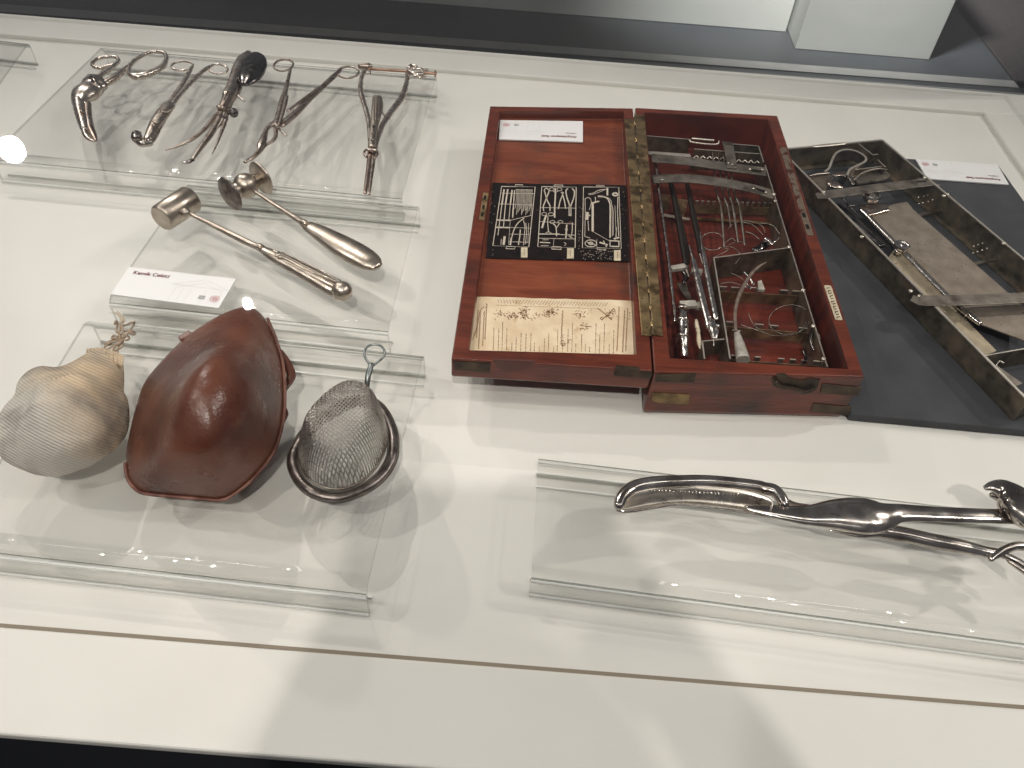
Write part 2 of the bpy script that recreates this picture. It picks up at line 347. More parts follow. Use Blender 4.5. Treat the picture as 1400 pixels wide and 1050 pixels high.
# ================================================================== SETTING
FZ = -.90
m = MB(); m.quad((-14, -6, FZ), (14, -6, FZ), (14, 16, FZ), (-14, 16, FZ)); m.build("floor", FLOOR, kind="structure")
m = MB(); a0, a1, a2, a3 = at(1300, -2, FZ + .004), at(1392, 118, FZ + .004), at(1500, 240, FZ + .004), at(1560, -120, FZ + .004)
d = (a0 - a1) * 1.5
m.quad(a1, a2, a3, a0 + d); m.build("carpet", FLOORB, kind="structure")
m = MB(); p0, p1, p2, p3 = at(-40, 2, FZ + .004), at(1420, 113, FZ + .004), at(1420, 122, FZ + .004), at(-40, 13, FZ + .004)
m.quad(p0, p1, p2, p3)
p0, p1, p2, p3 = at(-40, 19, FZ + .004), at(1420, 129, FZ + .004), at(1420, 132, FZ + .004), at(-40, 22, FZ + .004)
m.quad(p0, p1, p2, p3); m.build("floor_channel", FSTRIP, kind="structure")
# pale plinth and long pale bench beyond the case
t = thing("plinth", "pale square plinth standing on the dark floor behind the display table", "plinth", at(1180, 75, FZ))
q = [at(1087, 67, FZ), at(1270, 82, FZ)]; dx = q[1] - q[0]; dy = Vector((-dx.y, dx.x, 0))
m = MB(); m.prism([q[0] + Vector((0, 0, .85)), q[1] + Vector((0, 0, .85)), q[1] + dy + Vector((0, 0, .85)), q[0] + dy + Vector((0, 0, .85))], .85); m.build("plinth_body", PLINTH, t, bevel=.003)
m = MB(); e = dx.normalized() * .01; ey = dy.normalized() * .01; z = Vector((0, 0, .89))
m.prism([q[0] - e - ey + z, q[1] + e - ey + z, q[1] + dy + e + ey + z, q[0] + dy - e + ey + z], .04); m.build("plinth_cap", PLINTH, t, bevel=.002)
t = thing("bench", "long low white bench front running across behind the display table", "bench", at(800, 24, FZ))
q = [at(300, -18, FZ), at(1074, 44, FZ)]; dx = q[1] - q[0]; dy = Vector((-dx.y, dx.x, 0)).normalized() * .8; z = Vector((0, 0, .5))
m = MB(); m.prism([q[0] + z, q[1] + z, q[1] + dy + z, q[0] + dy + z], .5); m.build("bench_body", PLINTH, t, bevel=.003)
m = MB(); dxn = dx.normalized() * .02; z = Vector((0, 0, .53)); m.prism([q[0] + z - dy * .02, q[1] + z + dxn - dy * .02, q[1] + dxn + dy + z, q[0] + dy + z], .03); m.build("bench_top", PLINTH, t, bevel=.002)

# display table: recessed white bed with a slightly raised ledge all round
XL, XR, YF, YB = -1.40, .617, .217, 1.046          # recess
OXL, OXR, OYF, OYB = -1.50, .705, .1495, 1.108      # outside
RZ = .0; LZ = .006
tb = thing("display_table", "white laminate display table with a recessed bed and a raised ledge round it", "display table", (-.3, .6, FZ))
m = MB(); m.box(XL - .02, XR + .02, YF - .02, YB + .02, -.03, RZ); m.build("table_bed", WHITE, tb)
def ledge(x0, x1, y0, y1, name="ledge"):
    m = MB(); m.box(x0, x1, y0, y1, -.003, LZ); return m.build(name, WHITE, tb, bevel=.0022, seg=3)
ledge(OXL, OXR, OYF, YF - .0007); ledge(OXL, OXR, YB, OYB); ledge(XR, OXR, YF - .0007 + .0004, YB - .0004); ledge(OXL, XL, YF, YB - .0004)
m = MB(); m.box(XL + .002, XR - .002, YF - .0004, YF + .0037, RZ + .0001, RZ + .0005); m.build("seam", mat("seam_gap_shade", (.24, .20, .15), rough=.8), tb)  # dark strip painted in for the shaded gap behind the front ledge
m = MB(); m.box(OXL + .05, OXR - .05, OYF + .04, OYB - .04, FZ, -.031); m.build("table_base", mat("dark_base_paint", (.02, .022, .028), rough=.6), tb, bevel=.003)
# glass case over the table
gc = thing("glass_case", "clear glass cover over the whole display table", "glass case", (-.3, .6, LZ))
GH = .30
m = MB(); m.box(-1.45, .668, .162, 1.100, GH, GH + .008); m.build("top_pane", GLASS, gc)
m = MB(); m.box(-1.45, .668, 1.092, 1.100, LZ + .0005, GH - .0005); m.build("back_pane", GLASS, gc)
m = MB(); m.box(.660, .668, .17, 1.091, LZ + .0005, GH - .0005); m.build("side_pane", GLASS, gc)

# ================================================================== ACRYLIC STANDS
def stand(label, BL, BR, FR, FL, h, rad=.010, th=.0028):
    q = [at(*BL, h), at(*BR, h), at(*FR, h), at(*FL, h)]
    t = thing("acrylic_stand", label, "acrylic stand", ((q[0] + q[1] + q[2] + q[3]) / 4) * 1 - Vector((0, 0, h)), "clear acrylic stands")
    # profile: (kind, s along depth 0 back .. 1 front, dz)
    out = []; K = 6
    out.append(('b', 0, 0, 0.0))           # back foot
    for k in range(K + 1):
        a = math.pi / 2 * k / K; out.append(('b', rad * (1 - math.cos(a)), 0, h - rad + rad * math.sin(a)))
    for k in range(K + 1):
        a = math.pi / 2 * (1 - k / K); out.append(('f', rad * (1 - math.cos(a)), 0, h - rad + rad * math.sin(a)))
    out.append(('f', 0, 0, 0.0))
    rows = []
    m = MB()
    for u in (0, 1):
        B = lerp(q[0], q[1], u); F = lerp(q[3], q[2], u); d = (F - B); d.z = 0; d.normalize()
        r1 = []; r2 = []
        for i, (k, s, _, z) in enumerate(out):
            base = B + d * s if k == 'b' else F - d * s
            r1.append(Vector((base.x, base.y, z)))
        for i, p in enumerate(r1):
            a = r1[max(0, i - 1)]; b = r1[min(len(r1) - 1, i + 1)]; T = (b - a).normalized()
            nn = Vector((T.z * d.x * -1, T.z * d.y * -1, T.x * d.x + T.y * d.y))
            r2.append(p - nn.normalized() * th)
        rows.append((r1, r2))
    n = len(out); idx = {}
    for u in (0, 1):
        for w in (0, 1):
            for i in range(n): m.v.append(rows[u][w][i]); idx[u, w, i] = len(m.v) - 1
    for i in range(n - 1):
        bend = 1 if (1 <= i <= K or K + 2 <= i <= 2 * K + 1) else 0
        if i in (1, K + 2 + K - 1, K, K + 2): bend = 1
        for w in (0, 1): m.face((idx[0, w, i], idx[1, w, i], idx[1, w, i + 1], idx[0, w, i + 1]), bend, bool(bend))
        for u in (0, 1): m.face((idx[u, 0, i], idx[u, 0, i + 1], idx[u, 1, i + 1], idx[u, 1, i]), 2)
    for i in (0, n - 1): m.face((idx[0, 0, i], idx[1, 0, i], idx[1, 1, i], idx[0, 1, i]), 2)
    m.build("bent_sheet", [ACR, ACR_B, ACR_E], t)
    # dark strips along the two bends stand in for refraction lines
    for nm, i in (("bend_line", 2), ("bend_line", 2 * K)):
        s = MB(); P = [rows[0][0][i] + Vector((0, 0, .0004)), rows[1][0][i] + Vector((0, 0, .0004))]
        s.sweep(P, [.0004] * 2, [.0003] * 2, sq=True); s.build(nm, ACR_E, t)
    # inward foot flanges; white strips paint the highlight lines along their edges
    up = Vector((0, 0, .0004))
    for a_i, b_i in ((0, n - 1), (n - 1, 0)):
        A, B = rows[0][0][a_i], rows[1][0][a_i]; cA = rows[0][0][b_i] - A; cA.z = 0; cA = cA.normalized() * .013
        s = MB(); s.slab(A + up, B + up, B + cA + up, A + cA + up, (0, 0, 1), .0024, mi=0); fl = s.build("foot_flange", [ACR], t)
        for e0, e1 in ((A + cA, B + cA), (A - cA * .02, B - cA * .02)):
            s = MB(); z = Vector((0, 0, .0016)); s.sweep([e0 + z, e1 + z], [.0007] * 2, [.0013] * 2, sq=True); s.build("painted_glint", ACR_W, fl)
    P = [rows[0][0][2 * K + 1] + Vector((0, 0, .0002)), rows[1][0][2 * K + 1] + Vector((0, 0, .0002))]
    s = MB(); s.sweep(P, [.0007] * 2, [.0013] * 2, sq=True); s.build("painted_glint", ACR_W, t)  # white strip painting the highlight along the front bend
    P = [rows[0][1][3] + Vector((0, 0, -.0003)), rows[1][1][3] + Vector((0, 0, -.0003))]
    s = MB(); s.sweep(P, [.0005] * 2, [.0005] * 2, sq=True); s.build("painted_glint", ACR_W, t)  # same painted highlight along the back bend
    return t
HA, HB, HC, HD = .032, .030, .034, .028
stand("clear acrylic stand holding the row of five scissor-like instruments", (141, 62), (597, 101), (549, 268), (-14, 214), HA)
stand("clear acrylic stand under the two bone hammers", (259, 247), (573, 277), (530, 450), (146, 410), HB)
stand("large clear acrylic stand under the three face masks", (122, 430), (580, 478), (499, 810), (-72, 746), HC, rad=.014)
stand("long clear acrylic stand under the big polished bone forceps", (737, 620), (1560, 716), (1600, 905), (727, 788), HD)
stand("clear acrylic stand cut off by the left edge, in the far left corner", (-260, 22), (39, 56), (-70, 210), (-420, 175), HA)

# ================================================================== CARDS
def text(parent, s, size, mt, o, ux, uy, name="lettering", off=0.0):
    c = bpy.data.curves.new(name, 'FONT'); c.body = s; c.size = size; c.offset = off
    ob = bpy.data.objects.new(name, c); COL.objects.link(ob)
    dg = bpy.context.evaluated_depsgraph_get(); me = bpy.data.meshes.new_from_object(ob.evaluated_get(dg)); bpy.data.objects.remove(ob)
    L = wloc(parent)
    for v in me.vertices: v.co = o + ux * v.co.x + uy * v.co.y - L
    me.materials.clear(); me.materials.append(mt); me.name = name
    r = bpy.data.objects.new(name, me); COL.objects.link(r); r.parent = parent; return r
def card(corners, z, title, sub, label, th=.0018, shear=0):
    TL, TR, BR, BL = [at(*c, z) for c in corners]
    t = thing("caption_card", label, "caption card", (TL + BR) / 2 - Vector((0, 0, th)), "white museum caption cards")
    m = MB(); m.prism([TL, TR, BR, BL], th); m.build("card_board", CARD, t, bevel=.0003)
    ux = (TR - TL).normalized(); wd = (TR - TL).length; uy = (TL - BL).normalized(); ht = (TL - BL).length
    up = Vector((0, 0, .00025))
    P = lambda u, v: lerp(lerp(TL, TR, u), lerp(BL, BR, u), v) + up
    k = wd / .10
    text(t, title, .0062 * k, INKR, P(.075, .24), ux, uy, off=.00013)
    if sub: text(t, sub, .0042 * k, INKR, P(.075, .40), ux, uy)
    # round pink emblem and small grey square mark
    m = MB(); c = P(.92, .74); r0, r1, r2 = .0042 * k, .0036 * k, .0020 * k; N = 28
    def ring(ra, rb, mi):
        for i in range(N):
            a, b = 2 * math.pi * i / N, 2 * math.pi * (i + 1) / N
            f = lambda r, a: c + ux * (r * math.cos(a)) + uy * (r * math.sin(a))
            m.quad(f(ra, a), f(ra, b), f(rb, b), f(rb, a), mi)
    ring(r0, r1, 0); ring(r2, r2 * .55, 0)
    for i in range(8):
        a = 2 * math.pi * i / 8; f = lambda r, a: c + ux * (r * math.cos(a)) + uy * (r * math.sin(a))
        m.quad(f(r2 * .2, a), f(r2 * 1.3, a - .12), f(r2 * 1.45, a), f(r2 * 1.3, a + .12))
    m.build("round_emblem", INKP, t)
    m = MB(); c = P(.80, .74); s = .0030 * k
    f = lambda x, y: c + ux * x * s + uy * y * s
    for y0, y1 in ((-.75, -.55), (-.35, -.15)): m.quad(f(-1, y0), f(1, y0), f(1, y1), f(-1, y1))
    for x in (-.9, -.4, .1, .6): m.quad(f(x, .1), f(x + .3, .1), f(x + .3, .75), f(x, .75))
    m.build("square_emblem", INKG, t)
    m = MB(); lw = .00022 * k                                       # faint portico drawn behind the emblems
    def line(a, b):
        A, B = P(*a), P(*b); d = (B - A).normalized(); nn = Vector((-d.y, d.x, 0)) * lw; A = A - up * .4; B = B - up * .4; m.quad(A - nn, B - nn, B + nn, A + nn)
    line((.48, .42), (.74, .16)); line((.74, .16), (.99, .42)); line((.48, .42), (.99, .42)); line((.53, .5), (.74, .28)); line((.74, .28), (.95, .5))
    for u in (.53, .60, .67, .81, .88, .95): line((u, .5), (u - .01, .93))
    m.build("portico_drawing", INKF, t)
    return t
card([(176, 364.5), (323, 381), (299, 421), (151, 402)], HB + .0022, "Kemik Çekici", "", "white caption card reading Kemik Çekici at the front corner of the hammer stand")

# ================================================================== WOODEN CASE
RIM = .055
wc = thing("wooden_case", "open mahogany surgical case with brass hinges, its lid folded flat to the left", "surgical case", at(890, 540, 0))
def tray_mesh(O, I, zr, zb, zf, round_b=.006):
    """open tray: outer and inner rim outlines, rim height, underside, floor"""
    m = MB(); O = [at(*p, zr) for p in O]; I = [at(*p, zr) for p in I]
    c = sum(O, Vector()) / 4; b = len(m.v)
    low = [Vector((p.x, p.y, zb + round_b)) for p in O]
    bot = [Vector((lerp(p, c, .012).x, lerp(p, c, .012).y, zb)) for p in O]
    fl = [Vector((p.x, p.y, zf)) for p in I]
    m.v += O + I + low + bot + fl
    for i in range(4):
        j = (i + 1) % 4
        m.face((b + i, b + j, b + 4 + j, b + 4 + i), 0)
        m.face((b + i, b + 8 + i, b + 8 + j, b + j), 0)
        m.face((b + 8 + i, b + 12 + i, b + 12 + j, b + 8 + j), 0)
        m.face((b + 4 + i, b + 4 + j, b + 16 + j, b + 16 + i), 1)
    m.face((b + 12, b + 13, b + 14, b + 15), 0); m.face((b + 16, b + 17, b + 18, b + 19), 2)
    return m
LO = [(670, 145), (865.5, 148), (892, 507), (617, 490)]; LI = [(683.6, 151), (853, 152), (870, 484), (641, 478)]
BO = [(868.5, 147), (1063, 158), (1182, 515), (894.5, 508)]; BI = [(881, 153), (1050, 163), (1160, 504), (916, 489)]
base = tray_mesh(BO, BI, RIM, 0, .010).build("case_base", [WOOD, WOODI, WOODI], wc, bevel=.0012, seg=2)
lid = tray_mesh(LO, LI, RIM, .0305, .0445, .004).build("lid", [WOOD, WOOD, WOODF], wc, bevel=.0012, seg=2)
# two clear blocks hold the lid level with the base
for p in ((690, 300), (820, 440)):
    m = MB(); c = at(*p, .03); m.box(c.x - .02, c.x + .02, c.y - .02, c.y + .02, .0, .0303); m.build("lid_support", ACR_B, wc)
m = MB(); 
# brass hinge: two long leaves and a knuckle with screws
for nm, (x0, y0), (x1, y1), w in (("hinge_leaf", (860.5, 163), (884, 459), 13), ("hinge_leaf", (874.5, 158), (899.5, 459), 13)):
    m = MB(); m.stroke([(x0, y0), (x1, y1)], RIM + .0010, w + .5, th=.0014, sq=True, sub=10)
    m.build(nm, BRASS, wc, bevel=.0003)
for k in range(26):
    a = k / 26; b = (k + .92) / 26
    m = MB(); m.stroke([(lerp(867.2, 891.6, a), lerp(161, 459, a)), (lerp(867.2, 891.6, b), lerp(161, 459, b))], RIM + .0014, 2.6, sub=2, n=8, round_ends=False)
    m.build("hinge_knuckle", BRASSD if k % 2 else BRASS, wc)
for (x0, y0), (x1, y1) in (((860.5, 172), (883, 448)), ((874.5, 172), (898, 448))):
    for k in range(8):
        a = k / 7; m = MB(); c = (lerp(x0, x1, a) + (2 if k % 2 else -2), lerp(y0, y1, a)); m.knob(c, RIM + .0014, [(.9, 0), (.9, .25), (.6, .4)], n=10)
        m.build("screw", BRASSD, wc)
# brass lock plates on the rims
m = MB(); m.stroke([(664.5, 264), (658.5, 301)], RIM + .0004, 7.5, th=.0014, sq=True); m.build("lock_plate", BRASS, lid, bevel=.0003)
for y in (270, 283, 293):
    m = MB(); x = 664.5 - 6 * (y - 264) / 37; m.stroke([(x, y - 2.6), (x - .8, y + 2.6)], RIM + .0012, 3.2, th=.0005, sq=True); m.build("lock_slot", EBONY, lid)
m = MB(); m.stroke([(1070, 202), (1087, 255), (1108, 322)], RIM + .0004, 8.5, th=.0014, sq=True, straight=True); m.build("lock_plate", mat("rubbed_brass", (.34, .25, .18), (.62, .50, .40), rough=.35, metal=.8, scale=120, c3=(.18, .07, .04), s3=120, t3=(.45, .6), bump=.0004, bscale=400), base, bevel=.0003)
for p, q in (((1098, 291), (1100, 297)), ((1103, 307), (1105, 313))):
    m = MB(); m.stroke([p, q], RIM + .0012, 4, th=.0005, sq=True); m.build("lock_slot", EBONY, base)
m = MB(); m.stroke([(1131.5, 391), (1147, 437)], RIM + .0006, 10, t=.3, th=.0016, sub=6); np_ = m.build("name_plate", IVORY, base)
m = MB()
for k in range(12):
    a = .07 + k * .078; cx_, cy_ = lerp(1131.5, 1147, a), lerp(391, 437, a); g = random.choice(((-2, 2), (-2.2, 1.6), (-1.4, 2.2)))
    m.stroke([(cx_ + g[0], cy_ - .3), (cx_ + g[1], cy_ - .9)], RIM + .0016, .9, th=.0002, sq=True)
    if k % 2: m.stroke([(cx_ - 1.6, cy_ - .6), (cx_ - 1.2, cy_ + 1.5)], RIM + .0016, .8, th=.0002, sq=True)
m.build("worn_lettering", EBONY, np_)
# front-face fittings, traced on the front plane of each half
def front_pts(Oq, px, zr, out=.0006):
    A, B = at(*Oq[3], zr), at(*Oq[2], zr); nrm = Vector((B.y - A.y, -(B.x - A.x), 0)).normalized()
    if nrm.y > 0: nrm = -nrm
    r = []
    for x, y in px:
        d = ray(x, y); t_ = (A - CAM).dot(nrm) / d.dot(nrm); r.append(CAM + d * t_)
    return r, nrm
def inlay(Oq, px, mt, name, parent, h=.0009):
    P_, nrm = front_pts(Oq, px, RIM); n = len(P_); m = MB()
    m.v += [p - nrm * .0015 for p in P_] + [p + nrm * h for p in P_]
    m.face(tuple(range(n)), 0); m.face(tuple(range(2 * n - 1, n - 1, -1)), 0)
    for i in range(n): j = (i + 1) % n; m.face((i, j, n + j, n + i), 0)
    return m.build(name, mt, parent, bevel=.0002)
inlay(LO, [(619, 493), (671, 496), (670, 508.5), (621, 505)], BRASSD, "corner_strap", lid)
inlay(LO, [(842, 500.5), (874, 503), (873, 515.5), (839, 513)], BRASSD, "corner_strap", lid)
inlay(LO, [(875, 507), (891, 508), (890, 517), (874, 516)], BRASSD, "corner_strap", lid)
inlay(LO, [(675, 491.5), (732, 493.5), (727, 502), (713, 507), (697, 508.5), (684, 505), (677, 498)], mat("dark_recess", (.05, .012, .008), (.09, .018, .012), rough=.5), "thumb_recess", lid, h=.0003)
inlay(BO, [(897, 511), (952, 510), (949, 522), (896, 521)], BRASSD, "corner_strap", base)
inlay(BO, [(892, 536), (943, 539), (941, 552), (900, 550), (891, 547)], mat("worn_corner_brass", (.10, .065, .03), (.24, .16, .07), rough=.5, metal=.6, scale=80), "corner_strap", base)
inlay(BO, [(1124, 524), (1178, 529), (1173, 541), (1121, 536)], BRASSD, "corner_strap", base)
inlay(BO, [(1112, 551), (1164, 556), (1160, 567), (1108, 562)], BRASSD, "corner_strap", base)
h_ = inlay(BO, [(1055, 517), (1063, 511.5), (1074, 511.5), (1082, 517), (1098, 520), (1106, 516), (1121, 518.5), (1117, 530), (1108, 536.5), (1098, 538), (1086, 533), (1068, 531), (1056, 527)], BRASSD, "handle_recess", base)
P_, nrm = front_pts(BO, [(1060, 518), (1068, 525), (1084, 528), (1100, 532), (1112, 528)], RIM)
m = MB(); P2 = catmull([p + nrm * .003 for p in P_], 5, False); m.sweep(P2, [.0014] * len(P2), [.0014] * len(P2), n=8); m.build("bail_handle", BRASSD, base)

# ---- inside the lid: caption card, black photographic plate, old paper list
LF = .0445
card([(797, 193.5), (682, 190), (683.5, 164), (797, 165.5)], LF + .0025, "Ampütasyon Seti", "1900'ler", "white caption card lying upside down inside the wooden lid")
pl = thing("instrument_chart", "black printed chart with white line drawings of instruments inside the wooden lid", "printed chart", at(762, 303, LF))
m = MB(); PQ = [(674, 250), (855, 253), (862, 357.5), (664.5, 352)]
edge = []
for i in range(4):
    a, b = PQ[i], PQ[(i + 1) % 4]
    for k in range(9): edge.append((lerp(a[0], b[0], k / 9) + random.uniform(-.5, .5), lerp(a[1], b[1], k / 9) + random.uniform(-.4, .4)))
m.pprism(edge, LF + .0016, .0014); m.build("chart_sheet", BLACKP, pl)
ZP = LF + .00185
def C6(x, y): return (660 + x * .15, 245 + y * .15)
dr = MB()
def ln(pts, w=5, smooth=False, closed=False):
    dr.stroke([C6(*p) for p in pts] + ([C6(*pts[0])] if closed and not smooth else []), ZP, w * .15, th=.0002, sq=True, sub=4, straight=not smooth, closed=closed and smooth)
def loop(cx_, cy_, rx, ry, w=4): ln([(cx_ + rx * math.cos(2 * math.pi * k / 12), cy_ + ry * math.sin(2 * math.pi * k / 12)) for k in range(12)], w, closed=True)
# left panel
ln([(172, 66), (478, 70), (420, 618), (92, 606)], 7, closed=True); ln([(297, 50), (365, 52), (362, 68), (294, 66)], 6, closed=True); ln([(218, 612), (296, 615), (290, 636), (212, 633)], 6, closed=True)
for x0, y0, x1, y1, w in ((195, 92, 175, 230, 14), (175, 230, 138, 510, 7), (228, 92, 208, 225, 14), (208, 225, 188, 440, 8), (268, 98, 252, 225, 13), (252, 225, 238, 370, 6), (290, 100, 282, 220, 9), (282, 220, 272, 350, 10)):
    ln([(x0, y0), (x1, y1)], w)
ln([(170, 128), (470, 132)], 4); ln([(152, 225), (460, 235)], 4); ln([(300, 95), (455, 98)], 4); ln([(130, 372), (255, 376)], 11); ln([(120, 438), (245, 442)], 11); ln([(255, 374), (450, 328)], 4); ln([(245, 440), (440, 446)], 3); ln([(250, 376), (235, 600)], 3); ln([(240, 500), (430, 505)], 3); ln([(240, 570), (425, 575)], 3)
for k in range(14): x = 308 + k * 11; ln([(x, 98), (x - 6, 230 + (k * 37) % 60), (x - 16 + k % 3 * 3, 270 + (k * 53) % 70)], 4)
ln([(378, 355), (320, 400), (285, 460), (262, 540)], 8, True); ln([(262, 530), (250, 600)], 14)
ln([(343, 460), (338, 520), (325, 600)], 9); ln([(372, 375), (385, 440), (372, 600)], 6); ln([(392, 400), (400, 470), (390, 590)], 6); ln([(418, 400), (412, 580)], 4)
ln([(200, 520), (190, 598)], 20); ln([(170, 545), (165, 600)], 5)
# middle panel
ln([(538, 68), (852, 72), (842, 625), (502, 615)], 7, closed=True); ln([(652, 52), (732, 54), (730, 70), (650, 68)], 6, closed=True); ln([(632, 615), (715, 618), (712, 640), (628, 636)], 6, closed=True)
ln([(560, 100), (575, 82), (600, 95), (605, 110)], 8, True); ln([(560, 100), (575, 150), (590, 200), (612, 240), (612, 290)], 10, True); ln([(605, 110), (590, 150), (570, 200), (552, 250), (556, 290)], 10, True)
loop(628, 92, 20, 14, 4); loop(698, 92, 24, 14, 4); ln([(660, 80), (662, 150), (656, 250), (655, 350)], 13, True); ln([(640, 105), (662, 120), (690, 105)], 5, True)
ln([(726, 115), (728, 140), (705, 200), (690, 270)], 9, True); ln([(728, 140), (745, 200), (755, 270)], 9, True); ln([(715, 120), (738, 128)], 12)
ln([(775, 85), (758, 110), (772, 180), (793, 245), (795, 320)], 10, True); ln([(815, 85), (836, 115), (826, 180), (800, 245)], 10, True); ln([(795, 250), (795, 335)], 26)
ln([(530, 258), (850, 264)], 3); ln([(515, 385), (845, 410)], 3)
loop(560, 318, 24, 14, 4); loop(622, 320, 26, 14, 4); ln([(578, 330), (560, 380), (540, 445)], 16, True); ln([(595, 335), (592, 400), (600, 480)], 7, True); ln([(575, 490), (600, 480), (625, 492)], 5, True)
loop(635, 390, 24, 14, 4); loop(708, 388, 22, 12, 4); ln([(640, 402), (668, 440), (672, 520)], 9, True); ln([(700, 402), (675, 440)], 8, True)
ln([(765, 415), (762, 470), (758, 535)], 13, True); ln([(750, 455), (775, 460)], 10); ln([(816, 395), (815, 470), (800, 535)], 7, True); ln([(785, 520), (820, 535)], 6)
ln([(512, 500), (700, 500)], 8); ln([(700, 505), (845, 510)], 5); ln([(505, 538), (845, 545)], 4); ln([(648, 545), (645, 620)], 3); ln([(520, 575), (615, 580)], 8); ln([(545, 552), (600, 552)], 4); ln([(530, 605), (600, 605)], 4); ln([(740, 575), (760, 590), (745, 605)], 5, True)
# right panel
ln([(918, 70), (1240, 74), (1262, 632), (908, 625)], 6, closed=True); ln([(1036, 55), (1108, 57), (1106, 70), (1034, 68)], 4, closed=True); ln([(1044, 625), (1122, 628), (1120, 645), (1042, 642)], 5, closed=True)
ln([(1136, 80), (1136, 148)], 16); ln([(1130, 92), (1060, 100), (1010, 125), (962, 135)], 5, True); ln([(962, 135), (1000, 140), (1125, 92)], 3, True); loop(1208, 138, 22, 12, 14)
ln([(1050, 155), (1120, 165), (1155, 210), (1162, 290), (1160, 535)], 12, True); ln([(1060, 152), (1140, 170), (1175, 230), (1180, 520)], 5, True); ln([(1172, 220), (1190, 300), (1190, 510)], 4, True)
ln([(1002, 210), (1002, 475)], 20); ln([(1010, 215), (1060, 200)], 12); ln([(1025, 160), (1030, 215)], 7)
ln([(930, 180), (950, 170), (975, 172), (990, 210), (970, 280)], 5, True); ln([(932, 180), (935, 320), (930, 520)], 5); ln([(955, 300), (950, 370)], 24); ln([(940, 330), (980, 330)], 10); ln([(960, 380), (965, 470)], 6); ln([(930, 520), (980, 538)], 5)
ln([(1232, 160), (1228, 300), (1240, 520)], 7); ln([(1205, 240), (1215, 500)], 4); ln([(1218, 440), (1214, 540)], 8); ln([(1195, 545), (1245, 530)], 14)
loop(985, 585, 54, 32, 7); loop(985, 585, 18, 12, 8); ln([(950, 575), (1020, 595)], 6); ln([(1040, 545), (1040, 625)], 3); ln([(1065, 575), (1140, 600)], 12); ln([(1100, 560), (1130, 620)], 8); ln([(1150, 560), (1250, 565)], 10); ln([(1155, 612), (1245, 615)], 10); ln([(1160, 560), (1160, 615)], 8); ln([(1240, 560), (1242, 615)], 10); ln([(1000, 475), (1150, 560)], 3)
for k in range(60): x, y = random.uniform(880, 1250), random.uniform(640, 735); ln([(x, y), (x + random.uniform(3, 9), y - random.uniform(0, 5))], 3)
for k in range(40): x, y = random.choice((random.uniform(60, 110), random.uniform(1255, 1300), random.uniform(870, 900))), random.uniform(60, 700); ln([(x, y), (x + 4, y + 2)], 3)
dr.build("printed_drawing", PRINTW, pl, kind="stuff")
for a in ((350, 620, 408, 712), (770, 628, 830, 720), (1198, 645, 1258, 740)):
    m = MB(); m.pprism([C6(a[0], a[1]), C6(a[2], a[1] + 2), C6(a[2], a[3]), C6(a[0] - 2, a[3])], LF + .0024, .0006); tg = m.build("paper_tag", IVORY, pl)
    m = MB()
    for k in range(4): m.stroke([C6((a[0] + a[2]) / 2, a[1] + 18 + k * 16), C6((a[0] + a[2]) / 2, a[1] + 26 + k * 16)], LF + .0026, .9, th=.0002, sq=True)
    m.build("tag_print", INKD, tg)
pp = thing("paper_list", "yellowed printed paper list with brown handwriting at the front of the lid", "paper list", at(757, 445, LF))
PC = [(652.5, 405.5), (865, 411), (869.5, 487), (640, 481)]; edge = []
for i in range(4):
    a, b = PC[i], PC[(i + 1) % 4]
    for k in range(14): edge.append((lerp(a[0], b[0], k / 14) + random.uniform(-.6, .6), lerp(a[1], b[1], k / 14) + random.uniform(-.5, .5)))
m = MB(); m.pprism(edge, LF + .0008, .0006); m.build("sheet", PAPER, pp)
def C7(x, y): return (600 + x * .2143, 340 + y * .2143)
ZQ = LF + .00095
m = MB(); m2 = MB()
def sc(mm, pts, w, smooth=True): mm.stroke([C7(*p) for p in pts], ZQ, w * .2143, th=.0001, sq=True, sub=3, straight=not smooth)
# columns of faint print, read sideways
for k in range(27):
    x = 345 + k * 29.5 + random.uniform(-4, 4); y1 = 655 + k * .6; y0 = y1 - random.choice((60, 90, 120, 150, 60, 190, 40)); y = y0
    while y < y1 - 8:
        l = random.uniform(7, 20); sc(m2, [(x + (y1 - y) * .03, y), (x + (y1 - y - l) * .03, y + l)], random.uniform(2.5, 4.5), False); y += l + random.uniform(3, 8)
for x, a, b in ((305, 350, 570), (290, 400, 620), (1150, 370, 655), (1185, 395, 660), (1205, 380, 650), (790, 395, 600), (265, 400, 640), (250, 390, 560)):
    y = a
    while y < b:
        l = random.uniform(6, 13); dx_ = random.uniform(-4, 4); sc(m, [(x - (y - a) * .05 + dx_, y), (x - (y - a) * .05 - dx_, y + l)], 6, False); y += l + 4
for k in range(38): x = 375 + k * 19; sc(m2, [(x, 322 + k * .6), (x + 20 * (-1 if k > 6 else .4), 322 + k * .6 + 24 + random.uniform(-4, 5))], 2.2, False)
for k in range(70): x = 370 + k * 9.6; sc(m2, [(x, 358 + k * .35), (x + 2, 362 + k * .35)], 3, False)
for cx_, cy_, n_ in ((385, 415, 26), (460, 420, 36), (530, 400, 46), (555, 430, 30), (700, 410, 46), (720, 395, 26), (895, 420, 34), (805, 605, 20), (1085, 415, 34), (920, 495, 14), (1210, 420, 12), (620, 425, 14)):
    for k in range(int(n_ * .75)):
        x, y = random.gauss(cx_, 20), random.gauss(cy_, 13); a = random.uniform(-1.2, 1.2); l = random.uniform(6, 18)
        sc(m, [(x, y), (x + l * .5 * math.cos(a), y + l * .5 * math.sin(a) + random.uniform(-5, 5)), (x + l * math.cos(a), y + l * math.sin(a))], random.uniform(2, 4))
sc(m, [(1115, 380), (1085, 415), (1040, 452)], 6); sc(m, [(1045, 435), (1030, 445), (1045, 455)], 5); sc(m, [(900, 490), (975, 497)], 3)
